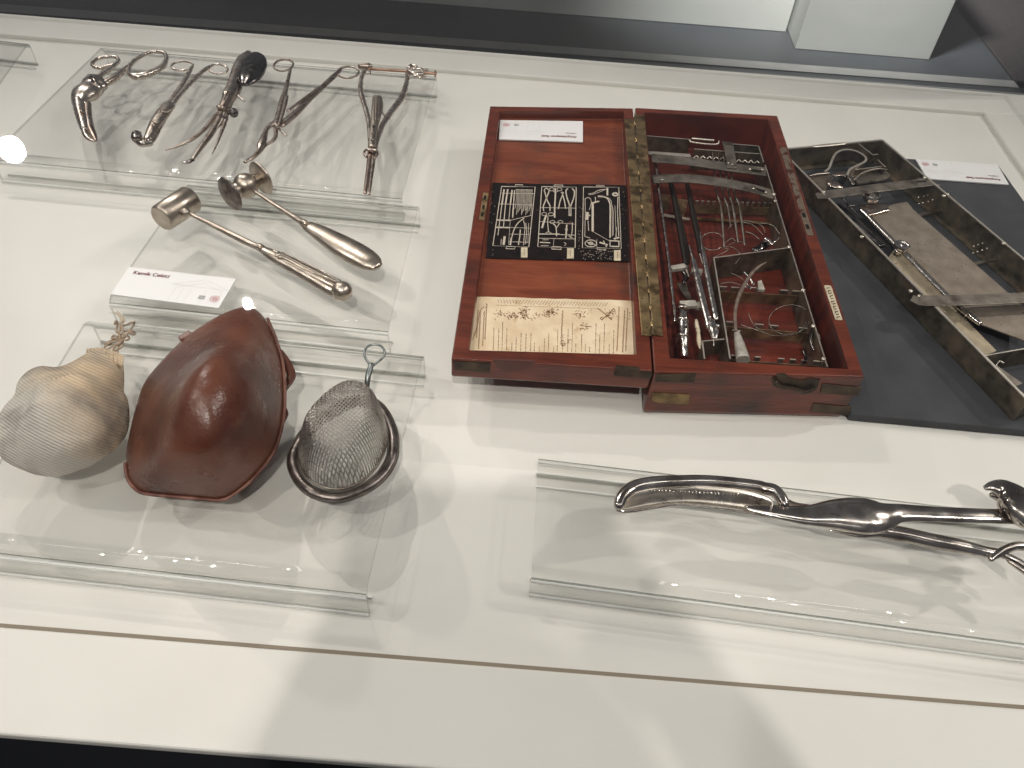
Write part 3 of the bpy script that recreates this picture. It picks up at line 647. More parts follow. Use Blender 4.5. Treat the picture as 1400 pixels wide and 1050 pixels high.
sc(m, [(1010, 380), (1040, 400), (1105, 455)], 5); sc(m, [(215, 580), (245, 500), (262, 400), (290, 370)], 4)
for o_ in (m.build("handwriting", INKB, pp), m2.build("faded_print", INKD, pp)): o_["kind"] = "stuff"

# ---- metal rack inside the base
FB = .010
rk = thing("metal_rack", "tarnished sheet metal rack with notched dividers fitted inside the wooden case", "instrument rack", at(1020, 330, FB))
def sh(A, B, z, h, name="divider", mt=None, th=.0009, edge_=True):
    m = MB(); m.sheet(A, B, z, h - .0006, th); o = m.build(name, mt or TIN, rk)
    if edge_: e_ = MB(); a, b = at(*A, z), at(*B, z); e_.sweep([a + Vector((0, 0, .0003)), b + Vector((0, 0, .0003))], [.0006] * 2, [.0003] * 2, sq=True); e_.build("bright_edge", TINE, o)
    return o
sh((1046, 226), (1131, 502), .040, .030); sh((976, 354), (998, 491), .038, .028); sh((975, 353), (1079, 339), .038, .028)
sh((884, 186), (944, 191), .040, .022); sh((999, 197), (1037, 200), .040, .022); sh((949, 204), (1042, 211), .038, .026); sh((1037, 200), (1044, 222), .040, .026)
def notched(A, B, z, h, n, gap=.45, skip=()):
    for k in range(n):
        if k in skip: continue
        a, b = k / n, (k + 1 - gap) / n
        sh((lerp(A[0], B[0], a), lerp(A[1], B[1], a)), (lerp(A[0], B[0], b), lerp(A[1], B[1], b)), z, .005, name="tooth", mt=TINL)
    m = MB(); a, b = at(*A, z), at(*B, z); dn = Vector((0, 0, .0055)); d = (b - a).normalized(); nn = Vector((-d.y, d.x, 0)) * .00045
    m.prism([a - nn - dn, b - nn - dn, b + nn - dn, a + nn - dn], h - .006); m.build("divider", TINW, rk)
notched((951, 275), (1059, 278), .030, .016, 14)
for q in ([(905, 266), (917, 268), (920, 294), (907, 292)], [(925, 272), (941, 274), (943, 300), (930, 297)]):
    a, b = at(*q[0], .030), at(*q[1], .030); m = MB(); m.sheet(q[0], q[1], .030, .020); m.build("divider", TINW, rk)
m = MB(); m.stroke([(907, 294), (943, 300)], FB + .004, 3, th=.001, sq=True); m.build("divider_foot", TINE, rk)
m = MB(); m.stroke([(953, 299), (1052, 305)], FB + .004, 3, th=.001, sq=True); m.build("divider_foot", BRASS, rk)
notched((983, 392), (1100, 399), .032, .018, 7, gap=.35, skip=(2, 4)); notched((992, 440), (1112, 450), .032, .018, 6, gap=.4, skip=(1, 4))
notched((1000, 486), (1128, 495), .032, .018, 8, gap=.5, skip=(3,)); sh((960, 467), (990, 464), .036, .018); sh((960, 467), (963, 491), .036, .02)
for q, w in (([(917, 368), (937, 364.5)], 6), ([(945, 370), (960, 373)], 6), ([(930, 417), (952, 416)], 8), ([(953, 418), (960, 419)], 8)):
    m = MB(); m.stroke(q, .030, w, th=.004, sq=True); m.build("clamp_block", GREYIV, rk, bevel=.0005)
for p in ((1045, 232), (1058, 266), (1060, 275), (1079, 338), (1098, 397), (1112, 446), (1126, 491)):
    m = MB(); c = at(*p, .040); m.ball(c, .0022, sq=(1, 1, .8)); m.build("rivet", TINE, rk)
# straps across the rack
def strap(pts, z, w, root, name="strap", mt=TINL, th=.0012):
    m = MB(); m.stroke(pts, z, w, th=th, sq=True, sub=6); return m.build(name, mt, root, bevel=.0003)
strap([(891, 216), (945, 221), (1000, 229), (1047, 235)], .042, 11, rk); s2 = strap([(892, 245, -2), (940, 244, 1), (990, 250, 2), (1025, 257, 1), (1057, 266, -3)], .043, 11, rk)
strap([(994, 194), (997, 205), (1001, 230)], .0436, 13, rk, "cross_strap"); strap([(886, 209), (944, 213)], .042, 4, rk, "strap", TINE)
for p in ((1025, 231.5), (1042, 232), (996, 223), (1001, 225), (1030, 258), (1047, 263), (1022, 253), (905, 246)):
    m = MB(); m.knob(p, .0438, [(1.1, 0), (1.1, .5), (.6, .8)], n=8); m.build("rivet", TINE, rk)
m = MB(); m.stroke([(1028, 232.3), (1041, 234)], .0436, 2.0, th=.0004, sq=True); m.build("buckle_slot", EBONY, rk)
m = MB(); m.stroke([(1034, 258), (1046, 261.5)], .0436, 2.0, th=.0004, sq=True); m.build("buckle_slot", EBONY, rk)
m = MB(); m.stroke([(947, 189.5), (975, 192)], .044, 3.2); m.stroke([(943, 191), (947, 194.5), (978, 197.5), (983, 193)], .043, 2.2); m.build("tray_clip", TINE, rk)
# notch humps behind the upper strap
for k in range(5): m = MB(); x = 952 + k * 9; m.stroke([(x - 3, 215.5 + k * .6), (x, 213 + k * .6), (x + 3, 215.5 + k * .6)], .034, 1.6); m.build("tooth", TINE, rk)
for k in range(4): m = MB(); x = 1010 + k * 8.3; m.stroke([(x - 3, 221 + k * .6), (x, 218.5 + k * .6), (x + 3, 221 + k * .6)], .034, 1.6); m.build("tooth", TINE, rk)

def solo(name, label, cat, mt, strokes, group=None, prisms=(), bevel=0):
    m = MB()
    for a in strokes: m.stroke(*a[:3], **(a[3] if len(a) > 3 else {}))
    for p in prisms: m.pprism(*p)
    o = m.build(name, mt, bevel=bevel); return tag(o, label, cat, group)
probes = [([(974, 208), (980, 262), (986, 285), (990, 337)], "first"), ([(982, 209), (988, 262), (995, 283), (999, 310)], "second"), ([(989, 210), (996, 262), (1002, 283), (1009, 331)], "third"), ([(997, 222), (1004, 264), (1011, 283), (1018, 335)], "fourth")]
for p, nth in probes:
    solo("bone_probe", f"thin steel probe under the two straps, {nth} from the left of the four", "probe", STEEL if nth != "second" else NICKEL_W, [(p, .036, [1.8, 2.6, 3.6, 2.2])], "four thin probes under the rack straps")
solo("steel_rod", "long polished steel rod lying along the hinge side of the case", "rod", BRIGHT, [([(896, 222), (900, 256), (911, 335), (920, 410), (923, 438)], .036, [4.5, 4.5, 4.6, 5, 4])])
for a, b, l in (([(917, 250), (926, 290), (936, 340), (938, 360)], [6, 9, 12, 10], "black ebony knife handle nearer the hinge"), ([(940, 253), (947, 290), (955, 325), (958, 345)], [5, 8, 9, 8], "black ebony knife handle nearer the thin probes")):
    t = thing("knife", l, "knife", at(*a[1], .03), "ebony handled knives in the rack")
    m = MB(); m.stroke(a, .030, b, t=.55, th=.006); m.build("handle", EBONY, t)
    m = MB(); q = a[-1]; m.stroke([q, (q[0] + 2, q[1] + 10), (q[0] + 4, q[1] + 18)], .030, [b[-1] * .7, b[-1] * .5, 2], th=.0015); m.build("blade", STEEL, t)
# forceps with two polished handles meeting at a joint
t = thing("forceps", "polished forceps with two parallel handles ending in a bright joint", "forceps", at(965, 420, .03))
m = MB(); m.stroke([(948, 356), (958, 400), (970, 448)], .036, [8, 10, 9], t=.7); m.stroke([(942, 336), (948, 357)], .036, [2.5, 4]); m.build("handle", BRIGHT, t)
m = MB(); m.stroke([(961, 342), (969, 385), (979, 436)], .036, [6.5, 8, 8], t=.7); m.stroke([(957, 318), (960, 342)], .036, [2.5, 3.5]); m.build("handle", BRIGHT, t)
m = MB(); m.stroke([(972, 440), (976, 452), (977, 462)], .037, [12, 15, 9], t=.7); m.stroke([(976, 460), (976, 473)], .036, [4, 1.5]); m.ball(at(970, 435, .041), .002); m.ball(at(981, 446, .041), .0022); m.build("joint", BRIGHT, t)
# trephine tube
t = thing("trephine", "chrome tube with collars standing at the hinge corner of the case", "trephine", at(933, 455, .03))
m = MB(); m.stroke([(932, 421), (933, 436), (933.5, 455), (934, 457), (935, 490)], .030, [15, 15, 16, 13, 13], straight=True, n=18, round_ends=False); m.build("tube", BRIGHT, t)
for y, w in ((424, 17), (440, 18), (462, 18)): m = MB(); m.stroke([(932.4, y - 1.5), (932.6, y + 1.5)], .030, w, n=18, round_ends=False, straight=True); m.build("collar", NICKEL, t)
m = MB(); c = at(938, 447, .038); m.ball(c, .0015); m.build("slot", EBONY, t)
solo("screw_tap", "small ribbed ivory coloured screw beside the chrome tube", "screw", IVORY, [([(952, 438), (953, 446), (954, 449), (954.5, 452), (955, 455), (955.5, 466), (957, 476)], .030, [4, 6.5, 5, 6.5, 5, 6.5, 3])])
solo("scalpel", "dull tapered blade between the black handle and the forceps", "blade", STEEL, [([(932, 388), (936, 398), (944, 412)], .024, [12, 9, 5], dict(th=.0015, sq=True))])
solo("spring_clip", "small dark clip hanging above the dull tapered blade", "clip", DARKM, [([(934, 372), (938, 378), (935, 386)], .028, [6, 8, 5])])
t = thing("curved_probe", "curved brown probe with a grey tapered handle at the front of the case", "probe", at(1012, 460, .03))
m = MB(); m.stroke([(1047, 359), (1036, 366), (1024, 379), (1011, 403), (1005, 428), (1006, 452)], .040, [2.5, 4.5, 5.2, 5.5, 5, 5], t=.9); m.build("curved_shaft", mat("brown_gum_probe", (.10, .07, .055), (.18, .13, .10), rough=.5, scale=200), t)
m = MB(); m.stroke([(1007, 452), (1008, 457), (1011, 470), (1016, 492)], .038, [6, 9, 14, 20], t=.8, round_ends=False); m.build("handle", GREYIV, t)
m = MB(); m.stroke([(1003, 452), (1011, 453)], .038, 3.5); m.build("ferrule", NICKEL, t)
def wire(label, loops, w=1.1, z=.034):
    m = MB()
    for p in loops: m.stroke(p, z, w, n=6)
    tag(m.build("suture_wire", STEEL), label, "wire", "loose wire coils in the case")
def el(cx_, cy_, rx, ry, a0=0, a1=360, n=14, rot=0): return [(cx_ + rx * math.cos(R(a)) * math.cos(R(rot)) - ry * math.sin(R(a)) * math.sin(R(rot)), cy_ + rx * math.cos(R(a)) * math.sin(R(rot)) + ry * math.sin(R(a)) * math.cos(R(rot))) for a in [a0 + (a1 - a0) * k / n for k in range(n + 1)]]
wire("thin wire loop coiled in the front right compartment", [el(1079, 437, 28, 20, -10, 330, 18, -8), [(1103, 440), (1090, 455), (1060, 459), (1040, 453), (1013, 444)], [(1023, 428), (1030, 443), (1044, 455)]])
wire("thin wire loop coiled in the middle of the case beside the probes", [el(974, 330, 16, 12, 20, 340), [(990, 338), (1001, 338), (1012, 348), (1006, 360)], [(983, 339), (996, 341), (976, 352)], el(1020, 318, 26, 16, 200, 360, 10), [(1020, 317), (1029, 320), (1038, 327)], [(1015, 304), (1030, 308), (1043, 321)], [(992, 332), (1000, 326), (1006, 330)], [(998, 334), (1007, 331), (1018, 331)], [(1040, 305), (1056, 308), (1066, 320)]], 1.3)
wire("short fine wires above the notched divider of the front compartment", [[(985, 388), (998, 386), (1014, 390)], [(1000, 374), (1010, 378), (1018, 384)]], 1.3)
solo("thimble_cap", "small bright metal cap lying at the inner corner of the divider", "metal cap", BRIGHT, [([(1047, 328), (1051, 330), (1055, 334)], .034, [7, 7, 6]), ([(1056, 333), (1062, 329), (1065, 326)], .034, [2, 3.5, 3])])
solo("dark_weight", "dark tapered piece beside the bright metal cap", "metal piece", DARKM, [([(1046, 334), (1038, 340), (1030, 341)], .028, [12, 9, 4], dict(t=.6))])
solo("tap_key", "small chrome key with bright knobs in the front compartment", "key", BRIGHT, [([(1018, 373), (1022, 377)], .034, [4, 3.5]), ([(1026, 381), (1030, 389)], .034, [3.5, 4]), ([(1021, 388), (1026, 394)], .034, [3, 4]), ([(1018, 392), (1034, 394)], .033, 2)])
solo("bone_plate", "small grey tapered plate beside the chrome key", "plate", GREYIV, [], prisms=(([(1036, 384), (1041, 383), (1046, 396), (1037, 396)], .034, .003),))
solo("small_clamp", "dark clamp with bright tips in the front right corner of the case", "clamp", DARKM, [([(1112, 450), (1108, 462), (1112, 478)], .034, [7, 6, 5]), ([(1098, 480), (1101, 487), (1102, 494)], .034, [3, 4, 4])])
solo("bone_key", "small grey key in the front right corner of the case", "key", GREYIV, [([(1111, 454), (1117, 459), (1119, 466)], .032, [5, 7, 4], dict(th=.003))])

# ================================================================== SLATE BOARD, TIN TRAY, SAW
bd = MB(); bd.pprism([(1075, 205), (1365, 225), (1640, 610), (1163, 566)], .0095, .0093); slate = tag(bd.build("slate_board", BLUEC, bevel=.0015, seg=3), "dark slate blue board under the metal tray at the right of the table", "board")
card([(1379.5, 252), (1268, 244), (1252, 217), (1364, 225)], .0118, "Ampütasyon Seti", "1900'ler", "white caption card upside down on the dark board behind the metal tray")
TB = .0098; TR_ = .046; ZK, Z0 = .72, TB
tt = thing("tin_tray", "long tarnished tin instrument tray set diagonally on the dark board", "tin tray", at(1250, 380, TB))
c4 = [at(1067, 205, TR_), at(1206, 192, TR_), at(1562, 492, TR_), at(1405, 548, TR_)]
walls = ((0, 1), (1, 2), (2, 3), (3, 0)); cc = sum(c4, Vector()) / 4
for a, b in walls:
    A, B = c4[a], c4[b]; d = (B - A).normalized(); nn = Vector((-d.y, d.x, 0)); nn = nn if nn.dot(cc - A) > 0 else -nn
    m = MB(); m.prism([A, B, B + nn * .0012, A + nn * .0012], (TR_ - TB) * ZK); w_ = m.build("tray_wall", TIN, tt)
    m = MB(); m.sweep([A + Vector((0, 0, .0004)), B + Vector((0, 0, .0004))], [.0012] * 2, [.0006] * 2, sq=True); m.build("rolled_rim", TINE, w_)
# open bottom: narrow inner flange, the dark board shows through
for a, b in walls:
    A, B = c4[a].copy(), c4[b].copy(); A.z = B.z = TB + .001; d = (B - A).normalized(); nn = Vector((-d.y, d.x, 0)); nn = nn if nn.dot(cc - A) > 0 else -nn
    m = MB(); m.prism([A + d * .003, B - d * .003, B - d * .003 + nn * .008, A + d * .003 + nn * .008], .0009); m.build("bottom_flange", TIN, tt)
def twall(A, B, z, h, name="partition", mt=TIN):
    m = MB(); m.sheet(A, B, z, h - .0006, .0010); o = m.build(name, mt, tt); e_ = MB(); a, b = at(*A, z), at(*B, z); e_.sweep([a + Vector((0, 0, .0003)), b + Vector((0, 0, .0003))], [.0006] * 2, [.0003] * 2, sq=True); e_.build("bright_edge", TINE, o); return o
twall((1174, 197), (1193, 212), .045, .018); twall((1193, 212), (1200, 211), .045, .012); twall((1200, 219), (1211, 229), .040, .014)
twall((1164, 233), (1205, 228), .036, .012); twall((1344, 487), (1470, 465), .044, .032)
strap([(1124, 265, -4), (1132, 266, 0), (1200, 257, 1), (1262, 250, 0), (1270, 249, -3)], .047, 11, tt); strap([(1255, 406, -3), (1262, 411, 0), (1330, 410, 1), (1400, 407, 0), (1460, 404, 0)], .048, 14, tt)
for p in ((1126, 263), (1257, 405), (1264, 243), (1295, 266), (1372, 333), (1254, 250), (1178, 324), (1290, 268), (1245, 398)):
    m = MB(); m.ball(at(*p, .046), .0022, sq=(1, 1, .8), n=10); m.build("rivet", TINE, tt)
m = MB(); m.stroke([(1252, 248.5), (1266, 247.5)], .0480, 1.8, th=.0006, sq=True); m.build("buckle_slot", EBONY, tt)
for x0, y0 in ((1252, 283), (1327, 350)):                           # perforated clamp plates on the right wall
    m = MB(); m.stroke([(x0 + 2, y0 + 12), (x0 + 34, y0 + 4)], .022, 4, th=.001, sq=True); m.build("clamp_plate", STEEL, tt)
    for k in range(8):
        m = MB(); m.ball(at(x0 + 4 + (k % 4) * 6 + random.uniform(-1, 1), y0 - 4 - (k // 4) * 9 - (k % 4) * 2 + random.uniform(-1, 1), .026), .0011, n=8); m.build("rivet", TINE, tt)
m = MB(); m.stroke([(1112, 200.3), (1132, 198.3), (1155, 196.2)], .0468, [3, 4, 3], th=.002); m.build("rim_clip", TINE, tt)
m = MB(); m.pprism([(1352, 494), (1362, 499), (1398, 524), (1385, 530)], .030, .001); m.build("clamp_plate", TINL, tt)
m = MB(); m.stroke([(1362, 500), (1366, 494), (1372, 496)], .034, 2); m.build("hook_pin", TINE, tt)
# bone saw: pistol grip, back rod, broad toothed blade
sw = thing("bone_saw", "bone saw with broad toothed blade, back rod and looped pistol grip in the tin tray", "bone saw", at(1230, 320, .03))
def teeth(a, b, n, amp, z):
    """points from a to b with small triangular teeth standing to the right of the run"""
    r = []
    dx_, dy_ = b[0] - a[0], b[1] - a[1]; L = math.hypot(dx_, dy_); nx, ny = dy_ / L * amp, -dx_ / L * amp
    for k in range(n):
        t0 = k / n; t1 = (k + .65) / n; r.append((a[0] + dx_ * t0, a[1] + dy_ * t0)); r.append((a[0] + dx_ * t1 + nx, a[1] + dy_ * t1 + ny))
    r.append(b); return r
m = MB(); out = [(1192, 296), (1206, 285), (1222, 279), (1240, 276), (1247, 284)] + teeth((1248, 287), (1405, 425), 70, 1.6, 0) + [(1405, 467), (1338, 442), (1321, 425)]
m.pprism(out, .030, .0012); m.build("blade", SAWM, sw)
m = MB(); m.stroke([(1178, 288), (1234, 345), (1293, 404), (1322, 428), (1339, 442)], .032, [7, 8, 9, 9, 8], t=.9); m.build("back_rod", BRIGHT, sw)
m = MB(); m.pprism([(1175, 283), (1189, 276), (1215, 280), (1216, 287), (1186, 295)], .035, .006); m.build("collar_block", NICKEL_W, sw, bevel=.0006)
m = MB(); m.knob((1189, 273), .036, [(7.5, 0), (7.5, 2), (9.4, 2.5), (10, 5.5), (9.4, 7), (7.6, 7), (7.0, 5.6), (3.8, 5.6), (3.3, 7.5), (1.5, 7.8)], n=26); m.build("wing_knob", BRIGHT, sw)
m = MB(); m.knob((1226, 350), .022, [(5.5, 0), (4.2, 2), (3.6, 4), (5.2, 6), (5.2, 8), (4, 9.5), (7.4, 11), (8.3, 13.5), (7.9, 15), (6.2, 15), (5.4, 14.2), (2.6, 14.2), (1.8, 15.2)], n=26); m.build("thumb_nut", BRIGHT, sw)
m = MB(); m.stroke([(1250, 360), (1247, 352)], .036, 2.5); m.stroke([(1320, 432), (1326, 421)], .036, 2.5); m.build("locking_pin", NICKEL, sw)
gp = [(1128, 235), (1131, 232.5), (1134, 229), (1137, 220.5), (1142, 211), (1150, 206), (1161, 205), (1172, 207.6), (1181, 213), (1184, 218), (1181, 222), (1171, 227), (1162, 232), (1158, 240)]
m = MB(); pts = catmull([at(x, y, .043) for x, y in gp], 5, False); hN = Vector((0, 0, .013)); m.sweep([p - hN * .5 for p in pts], [.0009] * len(pts), [.0060] * len(pts), sq=True)
m.sweep([p + Vector((0, 0, .0003)) for p in pts], [.0013] * len(pts), [.0004] * len(pts), sq=True, mi=1); m.build("pistol_grip", [STEEL, TINE], sw)
m = MB(); m.pprism([(1107, 240), (1128, 236), (1136, 238), (1139, 243), (1134, 252), (1128, 262), (1112, 250)], .038, .010); m.build("grip_cheek", mat("worn_horn", (.045, .035, .025), (.10, .08, .06), rough=.4, scale=80), sw, bevel=.002)
m = MB(); m.stroke([(1107, 240.5), (1120, 238), (1134, 237)], .041, [3, 4, 2]); m.stroke([(1137, 243), (1134, 249), (1143, 254), (1152, 256)], .039, [4, 8, 9, 3], t=.4); m.stroke([(1140, 240), (1152, 238), (1162, 243), (1167, 252)], .039, [4, 7, 5, 4], t=.4); m.build("grip_mount", NICKEL_W, sw)
solo("saw_blade", "spare narrow saw blade with fine teeth along the left wall of the tin tray", "saw blade", mat("pale_blade_steel", (.36, .30, .21), (.47, .40, .29), rough=.6, metal=.5, scale=90, c3=(.09, .065, .045), s3=260, t3=(.64, .72)), [], prisms=(([(1210, 358), (1222, 342)] + teeth((1232, 348), (1362, 480), 54, 1.3, 0) + [(1342, 487)], .024, .0012),))
solo("clasp_plate", "tan folded plate lying beside the saw grip in the tin tray", "plate", TINL, [([(1168, 246), (1180, 236), (1200, 231), (1212, 232)], .036, [2.5, 3, 3, 2.5])], prisms=(([(1160, 236), (1212, 234), (1219, 241), (1206, 247), (1173, 251)], .026, .002),))
m = MB(); m.stroke([(1145, 281), (1176, 309), (1206, 336)], .030, [8, 9, 8], th=.005); m.stroke([(1152, 270), (1160, 281), (1172, 293)], .033, 2.4); m.stroke([(1158, 282), (1168, 281)], .034, 2.6)
tag(m.build("catch_bar", DARKM), "dark bar beside the saw rod against the left wall of the tin tray", "metal bar")

# ================================================================== FIVE INSTRUMENTS ON THE BACK STAND
ZK, Z0 = 1.0, 0.0
ZA = HA + .0045
def ring_pts(cx_, cy_, rx, ry, rot=0, n=14): return el(cx_, cy_, rx, ry, 0, 360 - 360 / n, n - 1, rot)
def C1(x, y, *r): return (80 + x * .2, 50 + y * .2, *r)
def C2(x, y, *r): return (320 + x * .2143, 50 + y * .2143, *r)
# 1 stout bone cutter with two oval loops and bent jaws
t = thing("bone_cutter", "stout polished bone cutter with bent jaws and oval finger loops, leftmost on its stand", "bone cutter", at(135, 130, HA))
m = MB(); m.stroke([C1(*p) for p in [(240, 205), (232, 180), (270, 150), (330, 138), (385, 140), (412, 165), (385, 190), (330, 205), (280, 215)]], ZA + .002, 5.2, closed=True, n=8); m.stroke([C1(*p) for p in [(405, 175), (360, 215), (300, 255), (262, 290), (248, 320)]], ZA + .002, [5, 7, 8, 8, 6]); m.build("finger_loop", NICKEL, t)
m = MB(); m.stroke([C1(*p) for p in [(480, 240), (495, 190), (560, 135), (640, 105), (710, 108), (738, 140), (720, 195), (650, 240), (570, 270), (510, 272)]], ZA + .003, [6, 6, 5.5, 5, 5.4, 6, 7.5, 9, 10, 9], closed=True, n=8); m.stroke([C1(*p) for p in [(480, 205), (440, 235), (395, 275), (340, 310), (290, 335)]], ZA + .002, [6, 8, 10, 10, 9]); m.build("finger_loop", NICKEL, t)
m = MB(); m.stroke([C1(*p) for p in [(295, 345), (248, 330), (205, 370), (160, 415), (142, 455)]], ZA + .003, [14, 22, 27, 26, 20], t=.6); m.stroke([C1(*p) for p in [(180, 420), (225, 405), (285, 355)]], ZA + .001, [10, 13, 10], t=.7); m.build("joint", NICKEL, t)
m = MB(); m.stroke([C1(*p) for p in [(138, 440), (145, 500), (165, 580), (176, 630)]], ZA + .003, [18, 16, 14, 11], t=.8); m.stroke([C1(*p) for p in [(172, 630), (185, 670), (210, 700), (240, 712)]], ZA + .002, [8, 8, 6, 3], t=.8); m.build("jaw", NICKEL, t)
m = MB(); m.stroke([C1(*p) for p in [(195, 460), (200, 540), (215, 620), (240, 680), (255, 715)]], ZA + .001, [11, 11, 11, 9, 4], t=.8); m.build("jaw", NICKEL_W, t)
m = MB(); m.stroke([C1(*p) for p in [(245, 260), (250, 300), (262, 335)]], ZA + .006, 2); m.ball(at(*C1(158, 515), ZA + .009), .0022, n=10); m.build("spring", NICKEL, t)
# 2 hooked forceps
t = thing("hooked_forceps", "slender forceps with two small finger loops and a curled hook at its tip", "forceps", at(215, 150, HA))
m = MB(); m.stroke([C1(*p) for p in ring_pts(845, 200, 74, 30, -4)], ZA + .002, 3, closed=True, n=8); m.stroke([C1(*p) for p in [(915, 205), (890, 250), (850, 320), (790, 410), (740, 490)]], ZA + .002, [5, 6.5, 7, 8, 9], t=.7); m.build("finger_loop", NICKEL, t)
m = MB(); m.stroke([C1(*p) for p in ring_pts(1092, 222, 66, 32, 4)], ZA + .002, 3, closed=True, n=8); m.stroke([C1(*p) for p in [(1060, 192), (1010, 220), (950, 270), (870, 350), (800, 430), (770, 480)]], ZA + .002, [4, 6, 7, 7, 8, 7], t=.7); m.build("finger_loop", NICKEL, t)
m = MB(); m.stroke([C1(*p) for p in [(755, 470), (700, 545), (650, 620), (610, 700)]], ZA + .003, [15, 17, 15, 12], t=.6); m.stroke([C1(*p) for p in [(740, 530), (690, 620), (640, 710), (600, 735)]], ZA + .001, [8, 8, 8, 7], t=.7); m.build("shaft", NICKEL, t)
for q in ([(700, 505), (730, 520), (775, 500)], [(640, 572), (665, 590), (690, 575)], [(640, 600), (640, 650), (590, 720)]):
    m = MB(); m.stroke([C1(*p) for p in q], ZA + .008, 2.4); m.build("joint_ridge", NICKEL_W, t)
m = MB(); m.stroke([C1(*p) for p in [(620, 725), (575, 735), (545, 715), (520, 690)]], ZA + .004, [11, 9, 10, 10]); m.stroke([C1(*p) for p in [(512, 690, 4), (525, 660, 6), (555, 660, 6)]], ZA + .002, [7, 8, 5]); m.ball(at(*C1(535, 690), ZA + .007), .0062, n=14); m.build("hook_tip", CHROME, t)
# 3 three-bladed dilator with black spoon handle
t = thing("dilator", "three-pronged tracheal dilator with a dark spoon-shaped handle", "dilator", at(315, 130, HA))
m = MB(); m.stroke([C1(*p) for p in [(1272, 325), (1295, 290), (1322, 240), (1340, 190), (1348, 145), (1345, 118)]], ZA + .007, [12, 27, 33, 34, 27, 14], t=.4, n=18); m.build("spoon_handle", DARKM, t)
m = MB(); m.stroke([C1(*p) for p in [(1300, 112), (1258, 150), (1228, 205), (1205, 270), (1180, 340), (1150, 400)]], ZA + .006, [9, 13, 14, 14, 13, 13], t=.8); m.build("handle_spine", NICKEL, t)
m = MB(); m.stroke([C1(*p) for p in [(1200, 340), (1170, 400), (1140, 460), (1115, 500)]], ZA + .004, [13, 17, 15, 12], t=.8); m.stroke([C1(*p) for p in [(1245, 300), (1220, 370), (1180, 440), (1160, 500)]], ZA + .001, [10, 11, 9, 7], t=.8); m.build("body_block", NICKEL_W, t)
m = MB(); m.stroke([C1(*p) for p in [(1160, 370), (1130, 435)]], ZA + .014, 2, th=.0005); m.build("slot", EBONY, t)
for q, w in (([(1110, 510), (1060, 560), (990, 640), (900, 710), (800, 755), (730, 775)], [8, 8, 7, 6, 4, 2]), ([(1120, 510), (1090, 580), (1030, 680), (970, 760), (920, 835)], [10, 10, 9, 8, 5]), ([(1150, 510), (1140, 580), (1110, 660), (1080, 740), (1050, 802)], [7, 6, 5, 3.4, 1.6]), ([(1140, 520), (1120, 580), (1085, 622)], [8, 7, 4])):
    m = MB(); m.stroke([C1(*p) for p in q], ZA + .002, w, t=.7); m.build("prong", NICKEL_W, t)
m = MB(); m.stroke([C1(*p) for p in [(918, 840), (890, 856), (848, 860)]], ZA, [5, 4, 1.5], t=.5); m.build("prong_tip", DARKM, t)
m = MB(); m.stroke([C1(*p) for p in [(1090, 480), (1130, 490)]], ZA + .012, 5); m.build("cross_pin", NICKEL, t)
m = MB(); m.stroke([C1(*p) for p in [(1225, 400), (1250, 425), (1272, 440)]], ZA + .004, 2); m.build("side_pin", NICKEL, t)
m = MB(); m.stroke([C1(*p) for p in [(1165, 490), (1185, 500), (1195, 515)]], ZA + .003, 2.6); m.ball(at(*C1(1197, 521), ZA + .003), .0055, n=12); m.build("thumb_screw", DARKM, t)
# 4 curved forceps, wide open loops
t = thing("curved_forceps", "long thin forceps with widely spread finger loops and an S-curved jaw", "forceps", at(395, 150, HA))
m = MB(); m.stroke([C2(*p) for p in ring_pts(316, 182, 62, 36, -8)], ZA + .002, 3, closed=True, n=8); m.stroke([C2(*p) for p in [(362, 195), (348, 260), (330, 340), (305, 420), (285, 500), (262, 555)]], ZA + .002, [4, 5, 7, 9, 9, 8], t=.6); m.build("finger_loop", NICKEL_W, t)
m = MB(); m.stroke([C2(*p) for p in ring_pts(728, 228, 68, 36, -2)], ZA + .002, 3, closed=True, n=8); m.stroke([C2(*p) for p in [(680, 210), (640, 250), (560, 325), (470, 410), (380, 500), (300, 565)]], ZA + .002, [4, 6, 6.4, 7, 8.5, 8], t=.6); m.build("finger_loop", NICKEL_W, t)
m = MB(); m.stroke([C2(*p) for p in [(540, 325), (450, 395), (340, 475)]], ZA + .005, [3, 4, 3], t=.5); m.stroke([C2(*p) for p in [(335, 380), (325, 430), (300, 520), (285, 560)]], ZA + .006, [6, 6, 5, 4], t=.5); m.build("ratchet_arm", NICKEL_W, t)
m = MB(); m.stroke([C2(*p) for p in [(275, 540), (220, 575), (200, 610), (185, 660), (172, 690), (160, 720), (130, 760), (70, 800)]], ZA + .003, [9, 7, 7, 11, 11, 7, 6, 6], t=.7); m.build("jaw", NICKEL_W, t)
m = MB(); m.stroke([C2(*p) for p in [(262, 570), (268, 620), (250, 660), (200, 695), (160, 740), (110, 790)]], ZA + .001, [6, 6, 6, 5, 5, 3], t=.7); m.build("jaw", NICKEL_W, t)
m = MB(); m.stroke([C2(*p) for p in [(270, 568), (300, 600), (332, 632)]], ZA + .003, 3); m.ball(at(*C2(272, 570), ZA + .007), .003, n=10); m.build("pivot_pin", NICKEL, t)
